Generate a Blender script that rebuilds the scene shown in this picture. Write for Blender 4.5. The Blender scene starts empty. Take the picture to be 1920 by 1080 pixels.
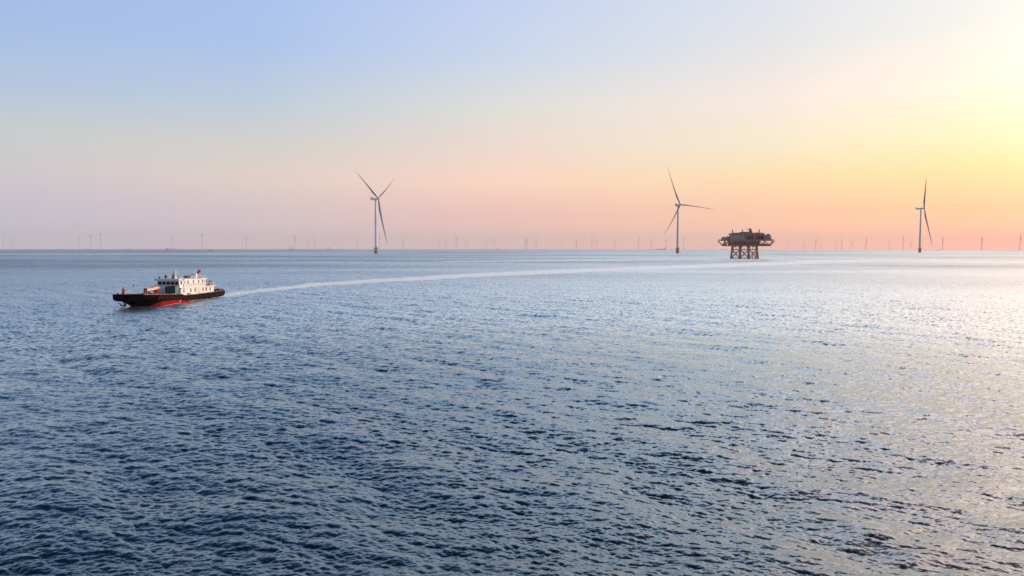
import bpy, math, random
import numpy as np
from mathutils import Vector, Matrix

R = math.radians
sc = bpy.context.scene
col = sc.collection
random.seed(4)

# ------------------------------------------------------------------ camera
CAM_H = 15.0
F = 1390.0                       # focal length in pixels of the 1920 px wide photograph
PITCH = math.atan(75.3 / F)
EARTH = 7.4e6                    # effective earth radius, metres (with refraction)
cd = bpy.data.cameras.new("camera")
cam = bpy.data.objects.new("camera", cd)
col.objects.link(cam)
cam.location = (0, 0, CAM_H)
cam.rotation_mode = 'XYZ'
cam.matrix_world = Matrix.Translation((0, 0, CAM_H)) @ Matrix.Rotation(math.pi / 2 - PITCH, 4, 'X') @ Matrix.Rotation(R(0.045), 4, 'Z')
cd.sensor_width = 36.0
cd.lens = 36.0 * F / 1920.0
cd.clip_start = 0.5
cd.clip_end = 120000
sc.camera = cam

# ------------------------------------------------------------------ sky
SUN_AZ, SUN_EL = 50.0, 9.0       # azimuth clockwise from the view axis
def s2l(c):
    c = c / 255.0
    return c / 12.92 if c <= 0.04045 else ((c + 0.055) / 1.055) ** 2.4
w = bpy.data.worlds.new("World")
sc.world = w
w.use_nodes = True
nt = w.node_tree
nt.nodes.clear()
def N(t, **kw):
    n = nt.nodes.new(t)
    for k, v in kw.items(): setattr(n, k, v)
    return n
def M(op, a, b=None, clamp=False):
    n = N('ShaderNodeMath', operation=op); n.use_clamp = clamp
    for i, v in enumerate((a, b)):
        if v is None: continue
        if isinstance(v, (int, float)): n.inputs[i].default_value = v
        else: nt.links.new(v, n.inputs[i])
    return n.outputs[0]
tc = N('ShaderNodeTexCoord')
sep = N('ShaderNodeSeparateXYZ'); nt.links.new(tc.outputs['Generated'], sep.inputs[0])
az = M('ARCTAN2', sep.outputs[0], sep.outputs[1])          # 0 ahead, + to the right
el = M('ARCSINE', sep.outputs[2])
t_el = M('DIVIDE', M('ADD', el, R(4)), R(68), clamp=True)  # -4 deg .. 60 deg -> 0 .. 1
# elevation (deg): colour as it looks, per azimuth column
EL = [-4, 0.0, 2.7, 5.1, 7.4, 10.6, 14.4, 18.5, 28, 42, 64]
# sky above the frame (and sunward beside it), scaled to shape the sea's reflections, at elevations 14.4, 18.5, 28, 42, 64
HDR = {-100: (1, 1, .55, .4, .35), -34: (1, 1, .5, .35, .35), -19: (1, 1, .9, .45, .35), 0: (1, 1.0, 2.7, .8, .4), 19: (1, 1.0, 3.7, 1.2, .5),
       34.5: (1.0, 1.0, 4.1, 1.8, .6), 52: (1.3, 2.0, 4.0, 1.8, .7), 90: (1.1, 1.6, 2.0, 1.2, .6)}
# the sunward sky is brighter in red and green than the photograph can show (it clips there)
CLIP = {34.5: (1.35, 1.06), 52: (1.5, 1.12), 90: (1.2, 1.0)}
COLS = [
 (-100, [(150,165,190),(184,188,208),(196,196,210),(198,202,212),(190,204,220),(176,198,226),(160,188,228),(150,180,228),(120,158,214),(88,130,190),(66,106,160)]),
 (-34,  [(160,170,190),(196,200,220),(204,198,212),(210,205,208),(203,208,210),(178,200,225),(165,192,234),(160,188,236),(138,178,230),(92,138,198),(68,110,164)]),
 (-19,  [(175,172,185),(219,201,210),(220,202,205),(230,212,203),(214,212,208),(190,207,224),(172,198,237),(168,195,240),(146,184,232),(98,142,200),(70,112,166)]),
 (0,    [(195,175,175),(249,205,198),(250,202,189),(259,220,197),(245,222,208),(228,226,220),(204,218,238),(196,211,243),(172,196,228),(124,160,205),(78,118,170)]),
 (19,   [(215,175,165),(290,212,178),(269,214,174),(263,231,181),(254,240,208),(253,238,228),(232,233,234),(222,228,241),(212,218,236),(176,190,216),(96,130,176)]),
 (34.5, [(215,180,165),(300,217,172),(268,220,163),(260,240,170),(255,251,203),(255,254,234),(255,252,242),(253,250,250),(246,238,238),(226,220,226),(120,145,182)]),
 (52,   [(215,180,160),(255,205,170),(255,225,165),(255,245,175),(255,255,205),(255,255,232),(255,255,245),(255,252,250),(255,240,228),(240,228,222),(128,150,184)]),
 (90,   [(200,175,165),(245,200,180),(250,212,182),(250,226,196),(245,235,215),(235,232,228),(225,228,238),(210,220,242),(190,205,232),(150,175,215),(90,124,175)]),
]
def ramp(cols, hdr, clip=(1.0, 1.0)):
    n = N('ShaderNodeValToRGB'); cr = n.color_ramp
    cr.interpolation = 'B_SPLINE' if False else 'LINEAR'
    while len(cr.elements) < len(EL): cr.elements.new(0.5)
    for i, (e, c) in enumerate(zip(EL, cols)):
        cr.elements[i].position = (e + 4) / 68.0
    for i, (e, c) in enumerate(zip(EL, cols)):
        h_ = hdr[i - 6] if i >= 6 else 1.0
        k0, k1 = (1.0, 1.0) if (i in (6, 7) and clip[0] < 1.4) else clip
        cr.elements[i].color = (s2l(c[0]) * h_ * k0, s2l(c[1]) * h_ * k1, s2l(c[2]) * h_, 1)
    nt.links.new(t_el, n.inputs[0])
    return n.outputs[0]
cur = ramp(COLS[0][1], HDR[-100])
for (a0, _), (a1, cs) in zip(COLS[:-1], COLS[1:]):
    mr = N('ShaderNodeMapRange', interpolation_type='LINEAR')
    nt.links.new(az, mr.inputs[0])
    mr.inputs[1].default_value = R(a0); mr.inputs[2].default_value = R(a1)
    mx = N('ShaderNodeMix', data_type='RGBA')
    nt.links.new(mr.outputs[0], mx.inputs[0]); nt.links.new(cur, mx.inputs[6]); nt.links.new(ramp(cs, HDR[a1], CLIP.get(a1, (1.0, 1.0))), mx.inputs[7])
    cur = mx.outputs[2]
# behind the camera the bright side falls off again towards the left-hand column
mr = N('ShaderNodeMapRange'); nt.links.new(az, mr.inputs[0])
mr.inputs[1].default_value = R(90); mr.inputs[2].default_value = R(175)
mx = N('ShaderNodeMix', data_type='RGBA')
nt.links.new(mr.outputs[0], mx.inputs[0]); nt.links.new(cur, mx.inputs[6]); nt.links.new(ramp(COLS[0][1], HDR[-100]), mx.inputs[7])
cur = mx.outputs[2]
# glow round the sun (off to the right of the frame)
sd = Vector((math.sin(R(SUN_AZ)) * math.cos(R(SUN_EL)), math.cos(R(SUN_AZ)) * math.cos(R(SUN_EL)), math.sin(R(SUN_EL))))
dt = N('ShaderNodeVectorMath', operation='DOT_PRODUCT')
nt.links.new(tc.outputs['Generated'], dt.inputs[0]); dt.inputs[1].default_value = sd
glow = M('POWER', M('MAXIMUM', dt.outputs['Value'], 0.0), 90.0)
gm = N('ShaderNodeMix', data_type='RGBA', blend_type='ADD')
gm.inputs[0].default_value = 1.0
gc = N('ShaderNodeVectorMath', operation='SCALE'); gc.inputs[0].default_value = (2.4, 2.2, 1.9)
nt.links.new(glow, gc.inputs['Scale'])
nt.links.new(cur, gm.inputs[6]); nt.links.new(gc.outputs[0], gm.inputs[7])
bg = N('ShaderNodeBackground'); bg.inputs[1].default_value = 1.0
nt.links.new(gm.outputs[2], bg.inputs[0])
wo = N('ShaderNodeOutputWorld'); nt.links.new(bg.outputs[0], wo.inputs[0])

# ------------------------------------------------------------------ sun
sl = bpy.data.lights.new("sun", 'SUN'); sl.energy = 3.0; sl.angle = R(0.6); sl.color = (1.0, 0.72, 0.48)
so = bpy.data.objects.new("sun", sl); col.objects.link(so)
so.rotation_euler = (-sd).to_track_quat('-Z', 'Y').to_euler()
so.location = (60, 50, 60)

sc.view_settings.view_transform = 'Standard'; sc.view_settings.look = 'None'
sc.view_settings.exposure = 0.0; sc.view_settings.gamma = 1.0
sc.view_settings.use_curve_mapping = False
sc.cycles.use_denoising = True
sc.cycles.max_bounces = 8
sc.cycles.volume_bounces = 0
sc.cycles.sample_clamp_indirect = 6

# ------------------------------------------------------------------ helpers
CP, SP = math.cos(PITCH), math.sin(PITCH)
LV = lambda px: 0.0
def ray(px, py):
    r = R(0.045)
    a, b = px - 960.0, 540.0 - py
    a, b = a * math.cos(r) - b * math.sin(r), a * math.sin(r) + b * math.cos(r)
    return Vector((a, F * CP + b * SP, -F * SP + b * CP)).normalized()
def at(px, py, z=0.0):
    """the point of the scene at height z (above the curved sea) seen at a pixel of the photograph"""
    d = ray(px, py)
    h = math.hypot(d.x, d.y)
    # solve CAM_H + t dz = z - (t h)^2 / 2R
    a, b, c = h * h / (2 * EARTH), d.z, CAM_H - z
    disc = b * b - 4 * a * c
    t = (-b - math.sqrt(max(disc, 0))) / (2 * a)
    return Vector((d.x * t, d.y * t, z))
def drop(x, y): return -(x * x + y * y) / (2 * EARTH)

def tag(o, label=None, cat=None, group=None, kind=None):
    if label: o['label'] = label
    if cat: o['category'] = cat
    if group: o['group'] = group
    if kind: o['kind'] = kind
    return o
def empty(name, loc=(0, 0, 0), rz=0.0):
    o = bpy.data.objects.new(name, None); col.objects.link(o)
    o.location = loc; o.rotation_euler = (0, 0, rz); o.empty_display_size = 1
    return o

class MB:
    def __init__(s): s.v = []; s.f = []; s.sm = []
    def add(s, vs, fs, smooth=False):
        b = len(s.v); s.v += [tuple(v) for v in vs]
        s.f += [tuple(b + i for i in f) for f in fs]; s.sm += [smooth] * len(fs)
        return s
    def box(s, x0, x1, y0, y1, z0, z1):
        vs = [(x, y, z) for z in (z0, z1) for x, y in ((x0, y0), (x1, y0), (x1, y1), (x0, y1))]
        return s.add(vs, [(3, 2, 1, 0), (4, 5, 6, 7), (0, 1, 5, 4), (1, 2, 6, 5), (2, 3, 7, 6), (3, 0, 4, 7)])
    def hexa(s, bot, top):
        return s.add(list(bot) + list(top), [(3, 2, 1, 0), (4, 5, 6, 7), (0, 1, 5, 4), (1, 2, 6, 5), (2, 3, 7, 6), (3, 0, 4, 7)])
    def tube(s, p, q, r, r2=None, n=8, cap=True):
        p, q = Vector(p), Vector(q); r2 = r if r2 is None else r2
        d = (q - p).normalized()
        u = d.orthogonal().normalized(); v = d.cross(u)
        vs = []
        for c, rr in ((p, r), (q, r2)):
            for i in range(n):
                a = 2 * math.pi * i / n
                vs.append(c + u * (rr * math.cos(a)) + v * (rr * math.sin(a)))
        b = len(s.v)
        s.add(vs, [(i, (i + 1) % n, n + (i + 1) % n, n + i) for i in range(n)], True)
        if cap:
            s.f += [tuple(b + i for i in reversed(range(n))), tuple(b + n + i for i in range(n))]; s.sm += [False, False]
        return s
    def path(s, pts, r, n=6):
        for a, b in zip(pts[:-1], pts[1:]): s.tube(a, b, r, n=n)
        return s
    def lathe(s, prof, c=(0, 0, 0), n=24, axis=Vector((0, 0, 1)), smooth=True):
        axis = Vector(axis).normalized(); u = axis.orthogonal().normalized(); v = axis.cross(u); c = Vector(c)
        vs = []
        for r, h in prof:
            for i in range(n):
                a = 2 * math.pi * i / n
                vs.append(c + axis * h + u * (r * math.cos(a)) + v * (r * math.sin(a)))
        fs = []
        for k in range(len(prof) - 1):
            for i in range(n):
                fs.append((k * n + i, k * n + (i + 1) % n, (k + 1) * n + (i + 1) % n, (k + 1) * n + i))
        return s.add(vs, fs, smooth)
    def sphere(s, c, r, n=12, sz=1.0):
        prof = [(max(r * math.sin(math.pi * k / 8), 1e-3), -r * sz * math.cos(math.pi * k / 8)) for k in range(9)]
        return s.lathe(prof, c, n)
    def torus(s, c, axis, R_, r, n=16, m=8):
        c = Vector(c); axis = Vector(axis).normalized(); u = axis.orthogonal().normalized(); v = axis.cross(u)
        vs = []
        for i in range(n):
            a = 2 * math.pi * i / n; d = u * math.cos(a) + v * math.sin(a)
            for j in range(m):
                b = 2 * math.pi * j / m
                vs.append(c + d * (R_ + r * math.cos(b)) + axis * (r * math.sin(b)))
        fs = [(i * m + j, ((i + 1) % n) * m + j, ((i + 1) % n) * m + (j + 1) % m, i * m + (j + 1) % m) for i in range(n) for j in range(m)]
        return s.add(vs, fs, True)
    def mesh(s, name, mat):
        me = bpy.data.meshes.new(name)
        me.from_pydata(s.v, [], s.f); me.polygons.foreach_set('use_smooth', s.sm)
        me.materials.append(mat); me.update()
        return me
    def build(s, name, mat, parent=None):
        o = bpy.data.objects.new(name, s.mesh(name, mat)); col.objects.link(o)
        if parent: o.parent = parent
        return o

# ------------------------------------------------------------------ materials
def paint(name, c, rough=0.5, var=0.15, scale=0.6, dirt=None, dirt_amt=0.25, metallic=0.0, streak=1.0):
    m = bpy.data.materials.new(name); m.use_nodes = True
    t = m.node_tree; b = t.nodes['Principled BSDF']
    b.inputs['Roughness'].default_value = rough; b.inputs['Metallic'].default_value = metallic
    tcn = t.nodes.new('ShaderNodeTexCoord'); mp = t.nodes.new('ShaderNodeMapping')
    mp.inputs['Scale'].default_value = (1, 1, streak)
    t.links.new(tcn.outputs['Object'], mp.inputs[0])
    nz = t.nodes.new('ShaderNodeTexNoise'); nz.inputs['Scale'].default_value = scale; nz.inputs['Detail'].default_value = 6
    t.links.new(mp.outputs[0], nz.inputs['Vector'])
    cr = t.nodes.new('ShaderNodeValToRGB')
    cr.color_ramp.elements[0].position = 0.35; cr.color_ramp.elements[1].position = 0.65
    d = 1 - var
    cr.color_ramp.elements[0].color = (c[0] * d, c[1] * d, c[2] * d, 1); cr.color_ramp.elements[1].color = (*c, 1)
    t.links.new(nz.outputs[0], cr.inputs[0])
    out = cr.outputs[0]
    if dirt:
        n2 = t.nodes.new('ShaderNodeTexNoise'); n2.inputs['Scale'].default_value = scale * 2.3; n2.inputs['Detail'].default_value = 8
        t.links.new(mp.outputs[0], n2.inputs['Vector'])
        mr2 = t.nodes.new('ShaderNodeMapRange'); mr2.inputs[1].default_value = 0.52; mr2.inputs[2].default_value = 0.72
        mr2.inputs[4].default_value = dirt_amt
        t.links.new(n2.outputs[0], mr2.inputs[0])
        mx2 = t.nodes.new('ShaderNodeMix'); mx2.data_type = 'RGBA'
        t.links.new(mr2.outputs[0], mx2.inputs[0]); t.links.new(out, mx2.inputs[6]); mx2.inputs[7].default_value = (*dirt, 1)
        out = mx2.outputs[2]
    t.links.new(out, b.inputs['Base Color'])
    return m
RUST = (0.16, 0.07, 0.035)
WHITE = paint('white_paint', (0.8, 0.8, 0.78), 0.45, 0.08, 0.5, RUST, 0.18, streak=0.3)
TOWER = paint('tower_paint', (0.78, 0.79, 0.79), 0.5, 0.06, 0.05, streak=0.3)
BLADE = paint('blade_paint', (0.34, 0.36, 0.38), 0.5, 0.08, 0.05)
YEL = paint('orange_yellow_paint', (0.72, 0.30, 0.10), 0.6, 0.2, 0.25, RUST, 0.5, streak=0.4)
REDM = paint('red_paint', (0.45, 0.04, 0.03), 0.5, 0.2, 0.8)
DGREY = paint('dark_grey_steel', (0.06, 0.065, 0.07), 0.6, 0.3, 0.8)
MGREY = paint('grey_steel', (0.25, 0.27, 0.28), 0.55, 0.2, 0.8)
RUBBER = paint('black_rubber', (0.034, 0.020, 0.020), 0.8, 0.4, 3.0, (0.10, 0.06, 0.05), 0.35)
RUBBER.node_tree.nodes['Principled BSDF'].inputs['Specular IOR Level'].default_value = 0.05
GLASS = paint('dark_glass', (0.02, 0.022, 0.028), 0.08, 0.2, 1.0)
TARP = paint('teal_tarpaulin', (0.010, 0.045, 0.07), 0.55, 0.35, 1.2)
TARP_LIT = paint('teal_tarpaulin_lit', (0.05, 0.11, 0.17), 0.6, 0.25, 1.2)  # lighter copy of the tarpaulin, sunlight on its sides put into the colour
CRANE = paint('cream_yellow_paint', (0.78, 0.58, 0.36), 0.5, 0.12, 1.0, RUST, 0.4)
DECK = paint('red_brown_deck', (0.17, 0.06, 0.045), 0.7, 0.3, 0.7)
RUSTY = paint('rusty_pink_steel', (0.42, 0.20, 0.15), 0.7, 0.3, 1.5)
JACKET = paint('jacket_orange_paint', (0.50, 0.17, 0.07), 0.6, 0.3, 0.12, RUST, 0.6, streak=0.4)
CLAD = paint('brown_cladding', (0.42, 0.20, 0.13), 0.6, 0.25, 0.12, (0.05, 0.04, 0.04), 0.45)
CLAD2 = paint('dark_brown_recess', (0.10, 0.045, 0.035), 0.7, 0.4, 0.3, (0.02, 0.04, 0.06), 0.6)
SHEET = paint('grey_blue_sheeting', (0.30, 0.29, 0.26), 0.8, 0.35, 0.25, (0.45, 0.42, 0.38), 0.5)
FARM = paint('far_grey_paint', (0.75, 0.74, 0.72), 0.6, 0.1, 0.05)
FARS = paint('far_ship_paint', (0.25, 0.26, 0.26), 0.6, 0.2, 0.1)
FLAGM = paint('flag_red', (0.62, 0.02, 0.02), 0.8, 0.1, 2.0)
STAR = paint('flag_yellow', (0.85, 0.62, 0.05), 0.8, 0.05, 2.0)
ORANGE = paint('safety_orange', (0.75, 0.20, 0.04), 0.6, 0.1, 1.0)
DGLASSF = paint('radome_dark', (0.035, 0.06, 0.075), 0.5, 0.2, 1.0)
FOAMW = paint('foam_white', (0.7, 0.72, 0.74), 0.7, 0.2, 1.0)

# ------------------------------------------------------------------ the sea
SHIP_O = Vector((-94.0, 231.0, 0.0))          # stern centre at the waterline; the bow points to -Y
SHIP_RZ = -math.pi / 2
WAKE = [(421,556,2.0),(433,551.9,2.2),(467,547.5,2.6),(517,541.9,2.7),(567,536.9,2.7),(617,531.9,2.6),(667,529,2.2),(717,525.7,2.2),(773,522.8,2.2),
        (873,516.8,2.1),(973,512.1,1.9),(1073,507.7,1.7),(1173,504.2,1.5),(1273,500.4,1.3),(1373,496.8,1.1),(1480,493.0,1.0),(1590,489.4,0.9),(1700,487.5,0.8)]
STREAK = [(860,490.6,0.5),(1000,488.8,0.6),(1150,487.4,0.7),(1290,486.2,0.8),(1380,485.4,0.8)]  # calm slick, its sky reflection painted as a pale band
STREAK2 = [(-30,476.6,0.7),(160,476.4,1.0),(330,475.6,1.3),(470,475.0,0.9),(640,474.8,0.5)]  # calm slick by the horizon, sky sheen painted pale

def wave_tile(n, L, lmin, lmax, theta, spread, rms_slope, seed, p=4.0, theta2=None, w2=0.6):
    rng = np.random.default_rng(seed)
    k1 = 2 * np.pi * np.fft.fftfreq(n, L / n)
    kx, ky = np.meshgrid(k1, k1, indexing='ij')
    k = np.hypot(kx, ky); k[0, 0] = 1e9
    P = k ** -p
    P *= np.exp(-(2 * np.pi / lmax / k) ** 2) * np.exp(-(k / (2 * np.pi / lmin)) ** 4)
    c = (kx * math.cos(theta) + ky * math.sin(theta)) / k
    c2 = (kx * math.cos(theta2) + ky * math.sin(theta2)) / k if theta2 is not None else c
    P *= (np.abs(c) ** spread + w2 * np.abs(c2) ** spread + 0.06)
    P[0, 0] = 0
    H = np.sqrt(P) * (rng.standard_normal((n, n)) + 1j * rng.standard_normal((n, n)))
    h = np.fft.ifft2(H)
    sx = np.fft.ifft2(1j * kx * H).real; sy = np.fft.ifft2(1j * ky * H).real
    dx = np.fft.ifft2(-1j * kx / k * H).real; dy = np.fft.ifft2(-1j * ky / k * H).real
    s = rms_slope / math.sqrt((sx ** 2 + sy ** 2).mean())
    return (h.real * s).astype(np.float32), (dx * s).astype(np.float32), (dy * s).astype(np.float32), L
def sample(tile, x, y, rot):
    h, dx, dy, L = tile; n = h.shape[0]
    c, s = math.cos(rot), math.sin(rot)
    u = (x * c + y * s) / L * n; v = (-x * s + y * c) / L * n
    iu = np.floor(u); iv = np.floor(v); fu = (u - iu).astype(np.float32); fv = (v - iv).astype(np.float32)
    iu = iu.astype(np.int64) % n; iv = iv.astype(np.int64) % n; ju = (iu + 1) % n; jv = (iv + 1) % n
    w00 = (1 - fu) * (1 - fv); w10 = fu * (1 - fv); w01 = (1 - fu) * fv; w11 = fu * fv
    r = [a[iu, iv] * w00 + a[ju, iv] * w10 + a[iu, jv] * w01 + a[ju, jv] * w11 for a in (h, dx, dy)]
    return r[0], r[1] * c - r[2] * s, r[1] * s + r[2] * c
def smooth(a, b, x):
    t = np.clip((x - a) / (b - a), 0, 1); return t * t * (3 - 2 * t)
def poly_mask(x, y, pts, soft=0.35):
    """1 inside a band round a line of ground points; each point's width is its apparent half-thickness"""
    P = []
    for px, py, hw in pts:
        a, b, c = at(px, py), at(px, py - hw), at(px, py + hw)
        P.append((a.x, a.y, hw, abs(b.y - c.y) / 2))
    best = np.zeros_like(x)
    for (x0, y0, _, d0), (x1, y1, _, d1) in zip(P[:-1], P[1:]):
        ux, uy = x1 - x0, y1 - y0; L = math.hypot(ux, uy)
        k = abs(ux) / L
        k = max(k, 0.3)
        t = np.clip(((x - x0) * ux + (y - y0) * uy) / (L * L), 0, 1)
        d = np.hypot(x - x0 - t * ux, y - y0 - t * uy)
        hw = (d0 + (d1 - d0) * t) * k * 1.75
        best = np.maximum(best, 1 - smooth(1 - soft, 1 + soft, d / hw))
    return best

# hull half width by distance x from the stern, at the waterline (local ship coordinates)
def wl_half(x): return np.interp(x, [-0.5, 0, 1.5, 6, 34, 39, 42, 43.6], [0, 2.6, 3.7, 4.25, 4.25, 3.6, 2.2, 0])
def build_sea():
    LN, SW, SH, MI = (wave_tile(1024, 310.0, 1.8, 12.0, R(48), 6.0, 0.056, 1, 4.0, R(114), 0.4),
                      wave_tile(512, 260.0, 4.0, 9.5, R(45), 60.0, 0.055, 7, 4.0),
                      wave_tile(2048, 110.0, 0.28, 1.6, R(64), 12.0, 0.20, 2, 4.0, R(108), 0.4),
                      wave_tile(1024, 27.0, 0.09, 0.42, R(70), 4.0, 0.20, 3, 3.8, R(115), 0.5))
    # azimuths: fine over the field of view and well beside it, coarse elsewhere
    fine = np.linspace(-47, 47, 1420)
    rest = np.linspace(47, 313, 92)[1:-1]
    az_ = np.radians(np.concatenate([fine, rest])).astype(np.float64)
    t = np.linspace(15 / 21.0, 15 / 4200.0, 1500)
    rr = np.concatenate([np.linspace(0.6, 20.5, 24), 15 / t, np.geomspace(4300, 19500, 60)])
    A, RR = np.meshgrid(az_, rr)
    x = (RR * np.sin(A)).ravel(); y = (RR * np.cos(A)).ravel(); r = RR.ravel()
    na, nr = len(az_), len(rr)
    wk = poly_mask(x, y, WAKE, 0.45)
    wk *= np.interp(x, [-95, -60, 60, 200, 420, 640], [1.0, 1.0, 1.0, 0.95, 0.8, 0.4])
    st = poly_mask(x, y, STREAK, 0.6) * 0.6  # slicks: bright sky reflection painted in as pale foam colour
    st = np.maximum(st, poly_mask(x, y, STREAK2, 0.6) * 0.4)
    # foam round the hull of the ship
    lx = SHIP_O.y - y; ly = x - SHIP_O.x
    near = (np.abs(lx - 22) < 45) & (np.abs(ly) < 20)
    dh = np.where(near, np.abs(ly) - wl_half(lx), 99)
    hullf = (1 - smooth(0.1, 0.9, dh)) * (lx > -2) * (lx < 44.5) * near
    bow = np.exp(-((np.abs(ly) - (44.5 - lx) * 0.42 - 0.4) / 0.8) ** 2) * (lx < 45.2) * (lx > 30) * near * smooth(30, 44, lx)
    st_ = np.exp(-(ly / 3.4) ** 4) * (lx < 1) * (lx > -9) * near
    foam_sheen = np.clip(np.maximum.reduce([wk, st, hullf * 0.9, bow * 1.0, st_ * 0.95]), 0, 1)  # real foam of wake and hull, plus the slicks' painted sheen
    calm = 1 - 0.55 * wk
    z = np.zeros(len(x), np.float32); ox = np.zeros_like(z); oy = np.zeros_like(z)
    # groups: patches where the small waves are steeper or weaker
    g, _, _ = sample(wave_tile(256, 300.0, 14.0, 90.0, R(20), 0.5, 1.0, 9), x, y, 0.7)
    g = np.clip(1 + 0.16 * g / g.std(), 0.5, 1.6).astype(np.float32)
    for tl, rot, f, gg in ((LN, 0.0, 1 - smooth(900, 2500, r), 1.0), (SW, 0.0, 1 - smooth(900, 2500, r), 1.0), (SH, 0.04, 1 - smooth(200, 600, r), 0.4 + 0.6 * g), (MI, -0.05, 1 - smooth(60, 150, r), g)):
        h, dx, dy = sample(tl, x, y, rot)
        f = (f * gg * calm).astype(np.float32)
        z += h * f; ox += dx * f; oy += dy * f
    ch = 1.1
    vx = x + ch * ox; vy = y + ch * oy; vz = z - r * r / (2 * EARTH)
    co = np.empty((len(x) + 1, 3), np.float32)
    co[:-1, 0], co[:-1, 1], co[:-1, 2] = vx, vy, vz; co[-1] = (0, 0, 0)
    i = np.arange(nr - 1)[:, None] * na + np.arange(na)[None, :]
    j = np.arange(nr - 1)[:, None] * na + (np.arange(na)[None, :] + 1) % na
    q = np.stack([i, i + na, j + na, j], -1).reshape(-1, 4)
    a = np.arange(na); tri = np.stack([np.full(na, len(x)), a, (a + 1) % na], -1)
    loops = np.concatenate([q.ravel(), tri.ravel()]).astype(np.int32)
    starts = np.concatenate([np.arange(len(q)) * 4, len(q) * 4 + np.arange(na) * 3]).astype(np.int32)
    me = bpy.data.meshes.new('sea')
    me.vertices.add(len(co)); me.vertices.foreach_set('co', co.ravel())
    me.loops.add(len(loops)); me.loops.foreach_set('vertex_index', loops)
    me.polygons.add(len(starts)); me.polygons.foreach_set('loop_start', starts)
    me.polygons.foreach_set('use_smooth', np.ones(len(starts), bool))
    me.update(calc_edges=True)
    me.flip_normals() if me.polygons[len(q) // 2].normal.z < 0 else None
    at_ = me.attributes.new('foam_sheen', 'FLOAT', 'POINT')
    at_.data.foreach_set('value', np.append(foam_sheen, 0).astype(np.float32))
    return me

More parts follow.
